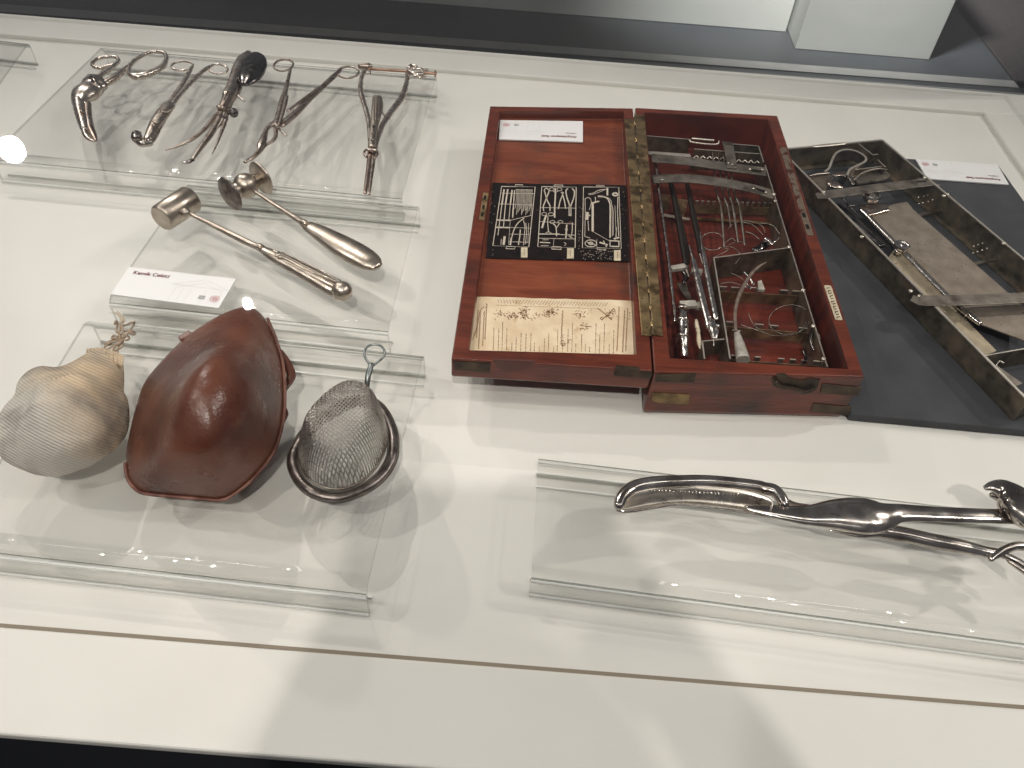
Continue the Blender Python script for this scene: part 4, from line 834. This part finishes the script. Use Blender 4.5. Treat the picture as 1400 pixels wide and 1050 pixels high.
# 5 screw dilator
t = thing("screw_dilator", "Y-shaped dilator with a threaded cross rod and wing nut, rightmost on the back stand", "dilator", at(505, 180, HA))
m = MB(); m.stroke([C2(*p) for p in [(835, 215), (812, 270), (808, 350), (830, 430), (855, 520), (865, 600), (870, 700)]], ZA + .002, [6, 6.5, 7, 7, 7, 7, 7], t=.8); m.build("arm", NICKEL, t)
m = MB(); m.stroke([C2(*p) for p in [(1108, 225), (1100, 300), (1070, 390), (1010, 470), (950, 560), (920, 640), (900, 720)]], ZA + .002, [6, 7, 9, 9, 8, 7, 6], t=.8); m.build("arm", NICKEL, t)
m = MB(); m.stroke([C2(*p) for p in [(810, 190), (860, 192)]], ZA + .004, [9, 10]); m.stroke([C2(*p) for p in [(865, 200), (868, 235)]], ZA + .003, 3); m.build("rod_head", NICKEL_W, t)
m = MB(); m.stroke([C2(865 + k * 6, 207 + k * .36) for k in range(40)], ZA + .004, [3.4 + (k % 2) * .9 for k in range(40)], straight=True, n=8); m.stroke([C2(1220, 232), C2(1285, 236)], ZA + .004, 4); m.stroke([C2(1284, 220), C2(1284, 252)], ZA + .004, 2.6); m.build("threaded_rod", mat("coppery_thread", (.30, .16, .11), (.46, .30, .22), rough=.35, metal=1, scale=80), t)
m = MB()
for q, w in (([(1115, 200), (1135, 186), (1160, 192)], 6), ([(1120, 225), (1150, 240), (1200, 240)], 7), ([(1150, 205), (1185, 205), (1200, 225)], 5), ([(1200, 215), (1232, 212)], 4), ([(1150, 250), (1185, 257), (1220, 252)], 4)): m.stroke([C2(*p) for p in q], ZA + .004, w)
m.build("wing_nut", NICKEL, t)
m = MB(); m.stroke([C2(*p) for p in [(915, 385), (915, 450), (900, 540), (888, 620), (882, 700)]], ZA + .007, [13, 16, 12, 10, 9], t=.4); m.build("spring_tongue", SILV, t)
for dx_ in (-18, 0, 18): m = MB(); m.stroke([C2(912 + dx_, 400), C2(905 + dx_ * .8, 530)], ZA + .0115, 1.2); m.build("tongue_ridge", NICKEL_W, t)
for y in (575, 620, 660): m = MB(); m.ball(at(*C2(890 - (y - 575) * .1, y), ZA + .011), .0018, n=8); m.build("rivet", DARKM, t)
m = MB(); m.stroke([C2(*p) for p in [(940, 470), (955, 498), (965, 520)]], ZA + .003, 2); m.build("stay_wire", NICKEL_W, t)
m = MB(); m.stroke([C2(*p) for p in [(875, 700), (862, 820), (848, 920), (836, 1000)]], ZA, [9, 8, 7, 5], t=.8); m.build("prong", mat("coppery_nickel", (.34, .21, .16), (.60, .48, .41), rough=.25, metal=1, scale=90), t)
m = MB(); m.stroke([C2(*p) for p in [(895, 700), (885, 820), (872, 920), (862, 1005)]], ZA, [6, 6, 5, 4], t=.8); m.build("prong", NICKEL_W, t)
for q in ([(838, 725), (828, 745), (845, 768)], [(908, 725), (915, 750), (900, 775)]): m = MB(); m.stroke([C2(*p) for p in q], ZA + .002, 3.4); m.build("side_ear", NICKEL_W, t)
m = MB(); m.stroke([C2(850, 722), C2(905, 726)], ZA + .005, 5); m.build("collar", NICKEL, t)

# ================================================================== TWO HAMMERS
def C3(x, y, *r): return (140 + x * .3286, 210 + y * .3286, *r)
ZB = HB
t = thing("bone_hammer", "silver bone hammer with a plain cylindrical head and ribbed handle", "hammer", at(330, 340, ZB))
m = MB(); m.stroke([C3(243, 272, 0), C3(250, 267, 0), C3(364, 190, 0), C3(370, 186, 0)], ZB + .0165, [34, 38, 38, 35], n=32, straight=True, round_ends=False); hd = m.build("hammer_head", SILV, t, bevel=.0006)
m = MB(); m.ball(at(*C3(346, 246), ZB + .019), .0048); m.build("neck_ball", SILV, t)
m = MB(); m.stroke([C3(350, 246, 2), C3(370, 254, 1), C3(500, 318, -2), C3(600, 368, -5), C3(655, 392, -6)], ZB + .0155, [5, 5.5, 8, 9.5, 8.5], t=1); m.build("shaft", SILV, t)
m = MB(); m.stroke([C3(650, 388), C3(665, 396)], ZB + .0095, [11, 11], n=14, round_ends=False); m.build("collar", SILV, t)
m = MB(); m.stroke([C3(660, 395), C3(720, 428), C3(820, 480), C3(900, 525), C3(960, 560), C3(1000, 578)], ZB + .009, [11, 20, 24, 26, 27, 23], t=.62, n=18); hb = m.build("handle", SILV, t)
for o_ in (-5.5, 0, 5.5): m = MB(); m.stroke([C3(745 + o_ * .6, 418 - o_ * 1.6, 0), C3(860 + o_ * .9, 478 - o_ * 2.2, 0), C3(985 + o_, 540 - o_ * 2.4, 0)], ZB + .0165, [1.6, 2.2, 2], n=6); m.build("handle_rib", SILV, hb)
m = MB(); m.stroke([C3(712, 402), C3(728, 412), C3(722, 424), C3(742, 420)], ZB + .016, 3, t=.6); m.build("handle_crest", SILV, hb)
m = MB(); m.ball(at(*C3(996, 572), ZB + .010), .0095, n=18, sq=(1, 1, .95)); m.build("pommel", SILV, hb)
t = thing("percussion_hammer", "silver hammer with two mushroom discs on a ball head and a plain flattened handle", "hammer", at(430, 310, ZB))
dA, dB = at(*C3(530, 168), ZB + .022), at(*C3(660, 102), ZB + .022); ax = (dB - dA).normalized()
def disc(c, sgn, parent, mt):
    m = MB(); rr = [(0.002, .0055), (.006, .0052), (.0145, .0025), (.0172, .0008), (.0178, -.0004), (.0165, -.0016), (.009, -.0030), (.0045, -.0045)]
    P = []; A = []
    for r, h in rr: P.append(c + ax * (sgn * h)); A.append(r)
    n = 32; rings = []; s1 = ax.cross(Vector((0, 0, 1))).normalized(); s2_ = s1.cross(ax)
    for p, a in zip(P, A):
        rings.append([])
        for k in range(n): g = 2 * math.pi * k / n; m.v.append(p + s1 * (a * math.cos(g)) + s2_ * (a * math.sin(g))); rings[-1].append(len(m.v) - 1)
    for a, b in zip(rings, rings[1:]):
        for k in range(n): m.face((a[k], a[(k + 1) % n], b[(k + 1) % n], b[k]), 0, True)
    m.face(tuple(rings[0]), 0, True); m.face(tuple(rings[-1]), 0, True); return m.build("disc_face", mt, parent)
disc(dA, -1, t, mat("dark_pitted_silver", (.13, .11, .10), (.30, .26, .23), rough=.4, metal=1, scale=150, rvar=.1, bump=.0004, bscale=500)); disc(dB, 1, t, SILV)
m = MB(); cb = (dA + dB) / 2; m.ball(cb, .0128, n=24); m.sweep([lerp(dA, dB, .08), lerp(dA, dB, .3)], [.0055, .0085], [.0055, .0085], n=18); m.sweep([lerp(dA, dB, .7), lerp(dA, dB, .92)], [.0085, .0055], [.0085, .0055], n=18); m.build("ball_head", SILV, t)
m = MB(); m.stroke([C3(632, 155, 8), C3(650, 168, 7), C3(740, 228, 2), C3(830, 285, -3), C3(845, 296, -4)], ZB + .013, [6.5, 5.5, 6.5, 9, 9]); m.build("shaft", SILV, t)
m = MB(); m.stroke([C3(835, 288), C3(852, 300)], ZB + .0095, [11, 11], n=14, round_ends=False); m.build("collar", SILV, t)
m = MB(); m.stroke([C3(848, 298), C3(900, 325), C3(1000, 385), C3(1080, 430), C3(1120, 455), C3(1138, 468)], ZB + .008, [12, 20, 29, 29, 25, 17], t=.5, n=20); m.build("handle", SILV, t)

# ================================================================== MASKS
def shell(sil, apex, zap, z0, prof_n=16, power=2.2, sub=4, skirt=True, wob=0, seed=0, relax=90):
    """closed silhouette [(px,py,height mm)] swelling to an apex; below the silhouette it tucks in to the stand"""
    V = [Vector((x, y, h)) for x, y, h in sil]; V = catmull(V, sub, True); N = len(V); m = MB()
    rings = []; VS = [v.copy() for v in V]
    for _ in range(420): VS = [(VS[i - 1] + VS[i] * 2 + VS[(i + 1) % N]) / 4 for i in range(N)]
    def add(r): rings.append([len(m.v) + k for k in range(len(r))]); m.v.extend(r)
    if skirt:
        for f in (0., .35, .7):
            r = []
            for p in V:
                w = at(p.x, p.y, z0 + p.z * .001); c0 = at(*apex, z0 + p.z * .001); q = lerp(w, c0, .22 * (1 - f) ** 1.6 * min(1, p.z / 12)); q.z = z0 + p.z * .001 * f; r.append(q)
            add(r)
    for k in range(prof_n):
        s = k / prof_n; r = []
        g = math.sin(s * math.pi / 2)
        for p0, p1 in zip(V, VS):
            p = lerp(p0, p1, min(1, s * 2.4))
            x = lerp(p.x, apex[0], s); y = lerp(p.y, apex[1], s)
            h = p.z + (zap - p.z) * (1 - (1 - s) ** power) ** .8
            w = at(x, y, z0 + h * .001)
            r.append(w)
        add(r)
    m.v.append(sum((m.v[i] for i in rings[-1]), Vector()) / N + Vector((0, 0, .0001))); ap = len(m.v) - 1
    k0 = 4 if skirt else 1                                            # silhouette ring stays put, everything inside relaxes
    def ease(times):
        for it in range(times):
            new = {}
            for ri in range(k0, len(rings)):
                a, b = rings[ri - 1], rings[ri]; c = rings[ri + 1] if ri + 1 < len(rings) else None
                for k in range(N):
                    q = m.v[a[k]] + (m.v[c[k]] if c else m.v[ap]) + m.v[b[k - 1]] + m.v[b[(k + 1) % N]]
                    new[b[k]] = m.v[b[k]] * .5 + q * .125
            for i, v in new.items(): m.v[i] = v
            m.v[ap] = sum((m.v[i] for i in rings[-1]), Vector()) / N
    ease(relax)
    R0 = len(rings) - 13; mean = lambda r: sum((m.v[i] for i in r), Vector()) / N      # rounded cap over the crown
    c0, c1 = mean(rings[R0]), mean(rings[R0 - 1]); ra = lambda r, c: sum(((m.v[i] - c).xy.length for i in r)) / N
    r0_, r1_ = ra(rings[R0], c0), ra(rings[R0 - 1], c1); dh = (c0.z - c1.z) / max(1e-6, r1_ - r0_) * r0_ / 2
    for ri in range(R0 + 1, len(rings)):
        q = (ri - R0) / (len(rings) - R0)
        for i, i0 in zip(rings[ri], rings[R0]): m.v[i] = lerp(m.v[i0], c0, q) + Vector((0, 0, dh * (1 - (1 - q) ** 2)))
    m.v[ap] = c0 + Vector((0, 0, dh))
    ease(14)
    if wob:
        for ri in range(k0, len(rings)):
            f = min(1, (ri - k0) / 5)
            for i in rings[ri]: w = m.v[i]; m.v[i] = w + Vector((0, 0, 1)) * f * (noise.noise(w * 38 + Vector((seed, 0, 0))) * wob + noise.noise(w * 95 + Vector((seed + 9, 0, 0))) * wob * .3)
        m.v[ap] = sum((m.v[i] for i in rings[-1]), Vector()) / N
    for a, b in zip(rings, rings[1:]):
        for k in range(N): m.face((a[k], a[(k + 1) % N], b[(k + 1) % N], b[k]), 0, True)
    for k in range(N): m.face((rings[-1][k], rings[-1][(k + 1) % N], ap), 0, True)
    m.face(tuple(reversed(rings[0])), 0)
    return m
# leather mask
lm = thing("leather_mask", "large glossy brown leather face mask standing between the knitted mask and the wire mask", "leather mask", at(280, 600, HC))
LS = [(333, 414.5, 46), (312, 421, 48), (288, 433, 48), (252, 457, 44), (222, 487, 38), (195, 520, 30), (183, 556, 20), (175, 592, 11), (171, 616, 6), (171, 634, 3), (174, 653, 1), (183, 667, 0), (198, 675, 0), (240, 679, 0), (280, 682.5, 0), (300, 684, 0), (318, 677, 1), (345, 655, 3), (372, 622, 5), (384, 590, 8), (389.5, 550, 12), (387, 499, 20), (378, 466, 28), (366, 436, 36), (349, 417, 43)]
m = shell(LS, (296, 528), 84, HC + .0006, prof_n=20, power=3.8, wob=.0012, seed=3, relax=70); m.build("leather_shell", LEATHER, lm, subsurf=1)
wl = [(x, y, h + 1.6) for x, y, h in LS]
wp = wl[9:24]; m = MB(); m.stroke(wp, HC + .0004, 4.6, t=1, sub=5, n=8); m.build("welt_seam", mat("worn_leather_edge", (.10, .035, .025), (.26, .12, .085), rough=.5, scale=70, bump=.0005, bscale=250), lm)
m = MB(); m.pprism([(243, 460), (258, 450), (262, 456), (247, 465)], HC + .046, .003); m.build("strap_tab", LEATHER, lm, bevel=.0008)
m = MB(); m.stroke([(384, 480, 14), (392, 495, 11), (398, 512, 8), (395, 522, 7), (389, 534, 6)], HC, [6, 11, 13, 11, 5], th=.003); m.build("strap_tab", LEATHER, lm)
m = MB(); m.stroke([(389, 556, 4), (391, 566, 4), (388, 576, 4)], HC, [4, 7, 4], th=.003); m.build("strap_tab", LEATHER, lm)
# knitted mask
km = thing("knitted_mask", "cream knitted cotton mask with grey stains and knotted cords, at the left edge", "knitted mask", at(85, 570, HC))
KS = [(129, 477, 22), (119, 480, 26), (99, 492, 32), (82, 499, 34), (67, 499, 34), (54, 497, 33), (36, 504, 30), (22, 520, 26), (17, 540, 24), (6, 550, 24), (-3, 565, 22), (-9, 590, 16), (-6, 616, 9), (4, 629, 5), (20, 638, 3), (45, 648, 1), (74, 652, 0), (105, 644, 1), (134, 631, 2), (158, 613, 4), (174, 592, 7), (178, 566, 11), (175, 543, 15), (169.5, 532, 17), (170, 512, 18), (168, 492, 19), (160, 484, 20), (146, 480, 21)]
m = shell(KS, (88, 565), 62, HC + .0006, prof_n=18, power=2.4, wob=.0055, seed=9); m.build("knit_cover", KNIT, km, subsurf=1)
m = MB()
for k in range(26):                                                 # gathered top edge
    a = k / 25; x = lerp(119, 168, a); y = 479.5 + 9 * a - 5 * math.sin(math.pi * a); m.stroke([(x, y - 2, 1), (x + random.uniform(-1, 1), y + 4, 2), (x + random.uniform(-2, 0), y + 12, 5)], HC + .022, [2.2, 3, 1.6], n=6)
m.build("gathered_edge", KNIT, km)
def Ck(x, y, *r): return (130 + x * .0762, 420 + y * .0762, *r)
cords = [[(180, 790), (260, 730), (420, 640), (480, 560), (430, 480), (380, 420), (400, 300), (370, 250), (350, 300)], [(150, 770), (200, 680), (320, 620), (470, 590), (500, 640), (470, 720), (360, 780), (300, 830)], [(300, 800), (360, 700), (450, 640), (520, 560), (500, 450), (480, 300), (500, 260)],
         [(410, 860), (410, 750), (450, 660), (480, 600), (430, 500), (450, 380), (440, 280)], [(480, 480), (540, 430), (640, 430), (720, 460), (680, 490), (600, 460), (520, 530)], [(520, 330), (600, 300), (680, 265), (700, 290), (640, 400), (560, 500), (500, 560)], [(300, 540), (340, 510), (400, 530), (380, 580), (300, 600), (210, 640), (190, 680), (280, 660)], [(590, 520), (610, 560), (560, 590), (500, 560), (420, 560), (300, 560)]]
for i, q in enumerate(cords):
    m = MB(); m.stroke([Ck(x, y, (j % 3) * 2.2 + i % 3) for j, (x, y) in enumerate(q)], HC + .012, 3.0, n=8, sub=6); m.build("cord", CORD, km)
m = MB()
for q in ([(500, 260), (470, 170), (380, 40)], [(490, 250), (440, 150), (320, 70)], [(495, 255), (400, 130), (260, 100)], [(510, 260), (520, 200), (400, 60)], [(500, 250), (450, 120), (350, 90)]): m.stroke([Ck(*p) for p in q], HC + .010, [3, 1.6, .6], n=6)
m.build("frayed_end", mat("frayed_cotton", (.52, .43, .33), rough=.9), km)
# wire mesh mask
wm = thing("wire_mask", "wire mesh anaesthesia mask with a grooved metal rim and looped wire handle", "wire mask", at(465, 610, HC))
def C5(x, y, *r): return (370 + x * .2762, 440 + y * .2762, *r)
rim = [(505, 405), (560, 455), (597, 535), (607, 600), (598, 680), (545, 765), (450, 832), (330, 868), (215, 845), (140, 780), (108, 690), (132, 610), (200, 525), (300, 450), (410, 395)]
m = MB(); m.stroke([C5(*p) for p in rim], HC + .0065, 14, closed=True, n=14, sub=6, t=.75); m.build("grooved_rim", mat("oxidised_rim", (.13, .11, .10), (.30, .26, .24), rough=.36, metal=1, scale=90, rvar=.1, bump=.0002, bscale=700), wm)
m = MB(); m.stroke([C5(*p) for p in rim], HC + .0015, 17, closed=True, n=8, sub=6, th=.002); m.build("rim_flange", STEEL, wm)
bead = [(500, 380), (545, 440), (572, 520), (574, 590), (550, 670), (495, 750), (420, 805), (320, 828), (220, 800), (165, 740), (142, 660), (155, 590), (185, 530), (290, 430), (400, 370)]
m = MB(); m.stroke([C5(*p) for p in bead], HC + .011, 4, closed=True, n=10, sub=6); m.build("bead_wire", STEEL, wm)
# dome of crossing wires
zb_ = HC + .010; BW = catmull([at(*C5(*p), zb_) for p in bead], 8, True); bc = sum(BW, Vector()) / len(BW)
def radius_at(ang):
    best = None
    for i in range(len(BW)):
        p, q = BW[i] - bc, BW[(i + 1) % len(BW)] - bc
        a = math.atan2(p.y, p.x); b = math.atan2(q.y, q.x); d = (b - a + math.pi) % (2 * math.pi) - math.pi; e_ = (ang - a + math.pi) % (2 * math.pi) - math.pi
        if d != 0 and 0 <= e_ / d <= 1: return lerp(p.length, q.length, e_ / d)
    return BW[0].length
RT_ = [radius_at(2 * math.pi * k / 180) for k in range(180)]
def rad(a): a = (a / (2 * math.pi) * 180) % 180; i = int(a); return lerp(RT_[i % 180], RT_[(i + 1) % 180], a - i)
DH = .040
def dome(x, y):
    r = math.hypot(x, y); R_ = rad(math.atan2(y, x)); s = r / R_
    if s > 1: return None
    h = DH * (1 - s ** 3.4) ** (1 / 1.5)
    return Vector((bc.x + x, bc.y + y, zb_ + h + .010 * (y / .06) * (1 - s)))
wm_m = MB(); stp = .0023
for fam in (0, 1):
    ang = R(62) if fam == 0 else R(-30); d = Vector((math.cos(ang), math.sin(ang))); n_ = Vector((-d.y, d.x)); k = -.075
    ci = 0
    while k < .075:
        run = []; j = -.075; ci += 1
        def pt(j, flip=True):
            x, y = d.x * j + n_.x * k, d.y * j + n_.y * k; p = dome(x, y)
            return None if p is None else p + Vector((0, 0, .00022 * (1 if (int(round(j / .0026)) + ci) % 2 else -1) * (1 if fam else -1)))
        def edge_pts(a, b):                                          # a inside, b outside: walk down to the bead
            lo, hi = a, b
            for _ in range(16):
                mid = (lo + hi) / 2
                if dome(d.x * mid + n_.x * k, d.y * mid + n_.y * k) is None: hi = mid
                else: lo = mid
            return [pt(a + (lo - a) * f) for f in (.5, .8, .93, .985, 1.0)]
        while j < .0751:
            p = pt(j)
            if p is not None:
                if not run: run += list(reversed(edge_pts(j, j - .0013)))
                run.append(p)
            elif run:
                run += edge_pts(j - .0013, j)
                wm_m.sweep(run, [.00052] * len(run), [.00052] * len(run), n=5, round_ends=False); run = []
            j += .0013
        k += stp
wm_m.build("mesh_dome", mat("grey_wire", (.34, .31, .28), (.52, .49, .45), rough=.35, metal=1, scale=60), wm, kind="stuff")
m = MB(); m.stroke([C5(478, 320, -6), C5(482, 270, 0), C5(500, 210, 2)], HC + .012, [8, 8, 8], n=10, round_ends=False); m.build("handle_sleeve", mat("zinc", (.16, .18, .18), (.32, .34, .34), rough=.35, metal=1, scale=80), wm)
m = MB(); m.stroke([C5(492, 212), C5(470, 180), C5(464, 150), C5(480, 122), C5(515, 112), C5(550, 122), C5(564, 150), C5(555, 178), C5(512, 214)], HC + .014, 3.4, n=8); m.build("handle_loop", mat("zinc_wire", (.12, .14, .14), (.36, .38, .38), rough=.3, metal=1, scale=200), wm)

# ================================================================== BIG FORCEPS
ZD = HD
def C8(x, y, *r): return (720 + x * .2429, 600 + y * .2429, *r)
def C9(x, y, *r): return (1040 + x * .2571, 600 + y * .2571, *r)
bf = thing("bone_holding_forceps", "massive polished bone holding forceps lying across the long front stand, cut off at the right", "bone forceps", at(1150, 710, ZD))
m = MB(); m.stroke([C8(520, 375), C8(540, 325), C8(600, 275), C8(700, 252), C8(850, 243), C8(1000, 240), C8(1150, 250), C8(1300, 268), C9(15, 262), C9(70, 275), C9(105, 310), C9(125, 345)], ZD + .020, [15, 18, 20, 20.5, 20, 19, 18.5, 18, 18, 19, 18, 15], n=16, t=.9, sub=6); m.build("upper_jaw", CHROME, bf)
jl = [C8(515, 398), C8(570, 408), C8(700, 392), C8(830, 372), C8(950, 375), C8(1100, 392), C8(1250, 415), C8(1390, 440), C9(60, 405)]
ju = [C8(535, 325), C8(600, 300), C8(700, 275), C8(830, 262), C8(950, 260), C8(1100, 270), C8(1250, 290), C8(1380, 340), C9(60, 375)]
m = MB(); JU = catmull([at(*p, ZD + .021) for p in ju], 5, False); JL = catmull([at(*p, ZD + .012) for p in jl], 5, False)
n_ = len(JU)
for i in range(n_):
    a, b = JU[i], JL[i]
    for k in range(7):
        s = k / 6; p = lerp(a, b, s); p.z -= .007 * math.sin(math.pi * s); m.v.append(p)
for i in range(n_ - 1):
    for k in range(6): j = i * 7 + k; m.face((j, j + 1, j + 8, j + 7), 0, True)
o_ = m.build("hollow_jaw_plate", mat("warm_nickel", (.52, .47, .41), (.68, .63, .56), rough=.3, metal=1, scale=60, rvar=.08), bf); sd = o_.modifiers.new("solid", 'SOLIDIFY'); sd.thickness = .0012
m = MB(); m.stroke(jl, ZD + .012, [6, 5, 3.4, 3, 3, 3, 3.4, 4, 5], n=10); m.build("lower_jaw_edge", CHROME, bf)
for k in range(24): a = k / 23; m = MB(); m.ball(at(*C8(lerp(700, 1190, a), 290 + 24 * a ** 1.3), ZD + .0215), .0010, n=8); m.build("serration", CHROME, bf)
m = MB(); m.stroke([C9(-70, 366), C9(20, 378), C9(110, 392), C9(250, 408), C9(400, 403), C9(540, 408), C9(640, 408), C9(740, 393), C9(900, 399), C9(1100, 407), C9(1270, 412), C9(1420, 416)], ZD + .017, [7, 14, 20, 27, 41, 49, 42, 25, 21, 20, 20, 22], t=.45, n=28, sub=9); m.build("upper_shank", CHROME, bf)
m = MB(); m.stroke([C9(115, 335), C9(180, 358), C9(260, 368), C9(340, 366)], ZD + .017, [14, 11, 10, 7], n=12, t=.5); m.build("jaw_link", NICKEL_W, bf)
m = MB(); m.stroke([C9(370, 485), C9(500, 512), C9(590, 502), C9(640, 492), C9(760, 508), C9(900, 540), C9(1060, 570), C9(1200, 603), C9(1250, 610)], ZD + .010, [3, 7, 14, 22, 23, 23, 21, 18, 17], t=.8, n=16, sub=6); m.build("lower_shank", CHROME, bf)
m = MB(); m.stroke([C9(590, 496), C9(640, 480), C9(680, 445), C9(725, 432)], ZD + .018, [4, 5, 4, 3], n=8); m.build("notch_edge", CHROME, bf)
m = MB(); m.stroke([C9(1225, 640), C9(1260, 612), C9(1310, 585), C9(1370, 570), C9(1450, 580)], ZD + .012, [8, 11, 12, 13, 13], n=12); m.stroke([C9(1215, 600), C9(1300, 622), C9(1360, 650), C9(1440, 700)], ZD + .008, [10, 10, 11, 12], n=12); m.stroke([C9(1320, 650), C9(1380, 690), C9(1450, 740)], ZD + .006, [6, 8, 9], n=10); m.build("ratchet_coil", CHROME, bf)
m = MB(); m.stroke([C9(1196, 262), C9(1225, 255), C9(1280, 268), C9(1340, 310), C9(1380, 350), C9(1440, 395)], ZD + .024, [8, 13, 24, 34, 40, 44], t=.6, n=16, sub=6); m.stroke([C9(1230, 300), C9(1275, 320), C9(1288, 360), C9(1300, 390)], ZD + .018, [8, 12, 14, 14], n=12); m.build("thumb_hook", CHROME, bf)
for q in ((405, 352), (422, 362), (440, 374)): m = MB(); m.ball(at(*C9(*q), ZD + .029), .0009, n=8); m.build("punch_mark", DARKM, bf)

# ================================================================== PHOTOGRAPHER (behind the lens; its shadow falls over the front ledge)
ph = thing("person", "person in a dark jacket leaning over the near edge of the case with a phone", "person", (0, -.6, FZ))
def skin(name, chain, mt, parent, sub=2):
    V = [c[0] for c in chain]; Eg = [(c[2], i) for i, c in enumerate(chain) if c[2] is not None]
    L_ = wloc(parent); me = bpy.data.meshes.new(name); me.from_pydata([tuple(Vector(v) - L_) for v in V], Eg, []); me.materials.append(mt)
    o = bpy.data.objects.new(name, me); COL.objects.link(o); o.parent = parent
    md = o.modifiers.new("skin", 'SKIN'); md.use_smooth_shade = True
    if not me.skin_vertices: me.skin_vertices.new()
    for i, c in enumerate(chain): me.skin_vertices[0].data[i].radius = (c[1], c[1]); me.skin_vertices[0].data[i].use_root = (i == 0)
    sd = o.modifiers.new("smooth", 'SUBSURF'); sd.levels = sub; sd.render_levels = sub
    return o
ch = [((.03, -.64, .06), .135, None), ((.03, -.60, .26), .13, 0), ((.03, -.52, .46), .15, 1), ((.03, -.43, .60), .062, 2), ((.03, -.36, .69), .085, 3), ((.03, -.32, .80), .088, 4)]
for sx in (-1, 1):
    b = len(ch); x = .045
    ch += [((x + sx * .17, -.49, .50), .062, 2), ((x + sx * .175, -.33, .30), .050, b), ((x + sx * .12, -.11, .425), .034, b + 1), ((x + sx * .098, -.045, .475), .026, b + 2)]
    for k in range(4):
        c = len(ch); o_ = CAM + IX * (sx * (.070 - .004 * k) + .012) + IUP * (-.030 + .017 * k)
        ch += [(tuple(o_ - FW * .030), .0095, b + 3), (tuple(o_ - FW * .006 - IX * sx * .004), .0085, c), (tuple(o_ + FW * .002 - IX * sx * .026 - FW * .016), .0075, c + 1)]
    c = len(ch); o_ = CAM + IX * (sx * .060 + .012) - IUP * .042
    ch += [(tuple(o_ - FW * .035), .0115, b + 3), (tuple(o_ - FW * .018), .010, c)]
    b = len(ch); ch += [((x + sx * .10, -.64, -.06), .10, 0), ((x + sx * .11, -.60, -.44), .066, b), ((x + sx * .12, -.67, -.80), .046, b + 1), ((x + sx * .13, -.55, -.865), .036, b + 2)]
skin("body", ch, mat("jacket_cloth", (.03, .032, .04), rough=.9), ph)
m = MB(); hc = Vector((.03, -.315, .815)); m.ball(hc + Vector((0, -.012, .015)), .098, n=20, sq=(.92, 1.05, 1.0)); m.build("hair", mat("dark_hair", (.02, .014, .01), rough=.6), ph)
m = MB(); m.ball(hc + Vector((0, .04, -.035)), .075, n=20, sq=(.9, .9, 1.1)); m.ball(hc + Vector((0, .108, -.035)), .016, n=10)
for sx in (-1, 1): m.ball(hc + Vector((sx * .085, .0, -.02)), .02, n=10, sq=(.5, .8, 1.3))
m.build("face", mat("skin", (.45, .25, .17), rough=.5), ph)
pn = thing("phone", "dark phone held level above the glass by the person taking the picture", "phone", CAM - FW * .012)
m = MB(); c = CAM - FW * .006 + IX * .012; a, b_ = IX * .078, IUP * .037
m.slab(c - a - b_, c + a - b_, c + a + b_, c - a + b_, -FW, .008); m.build("phone_body", EBONY, pn, bevel=.002)
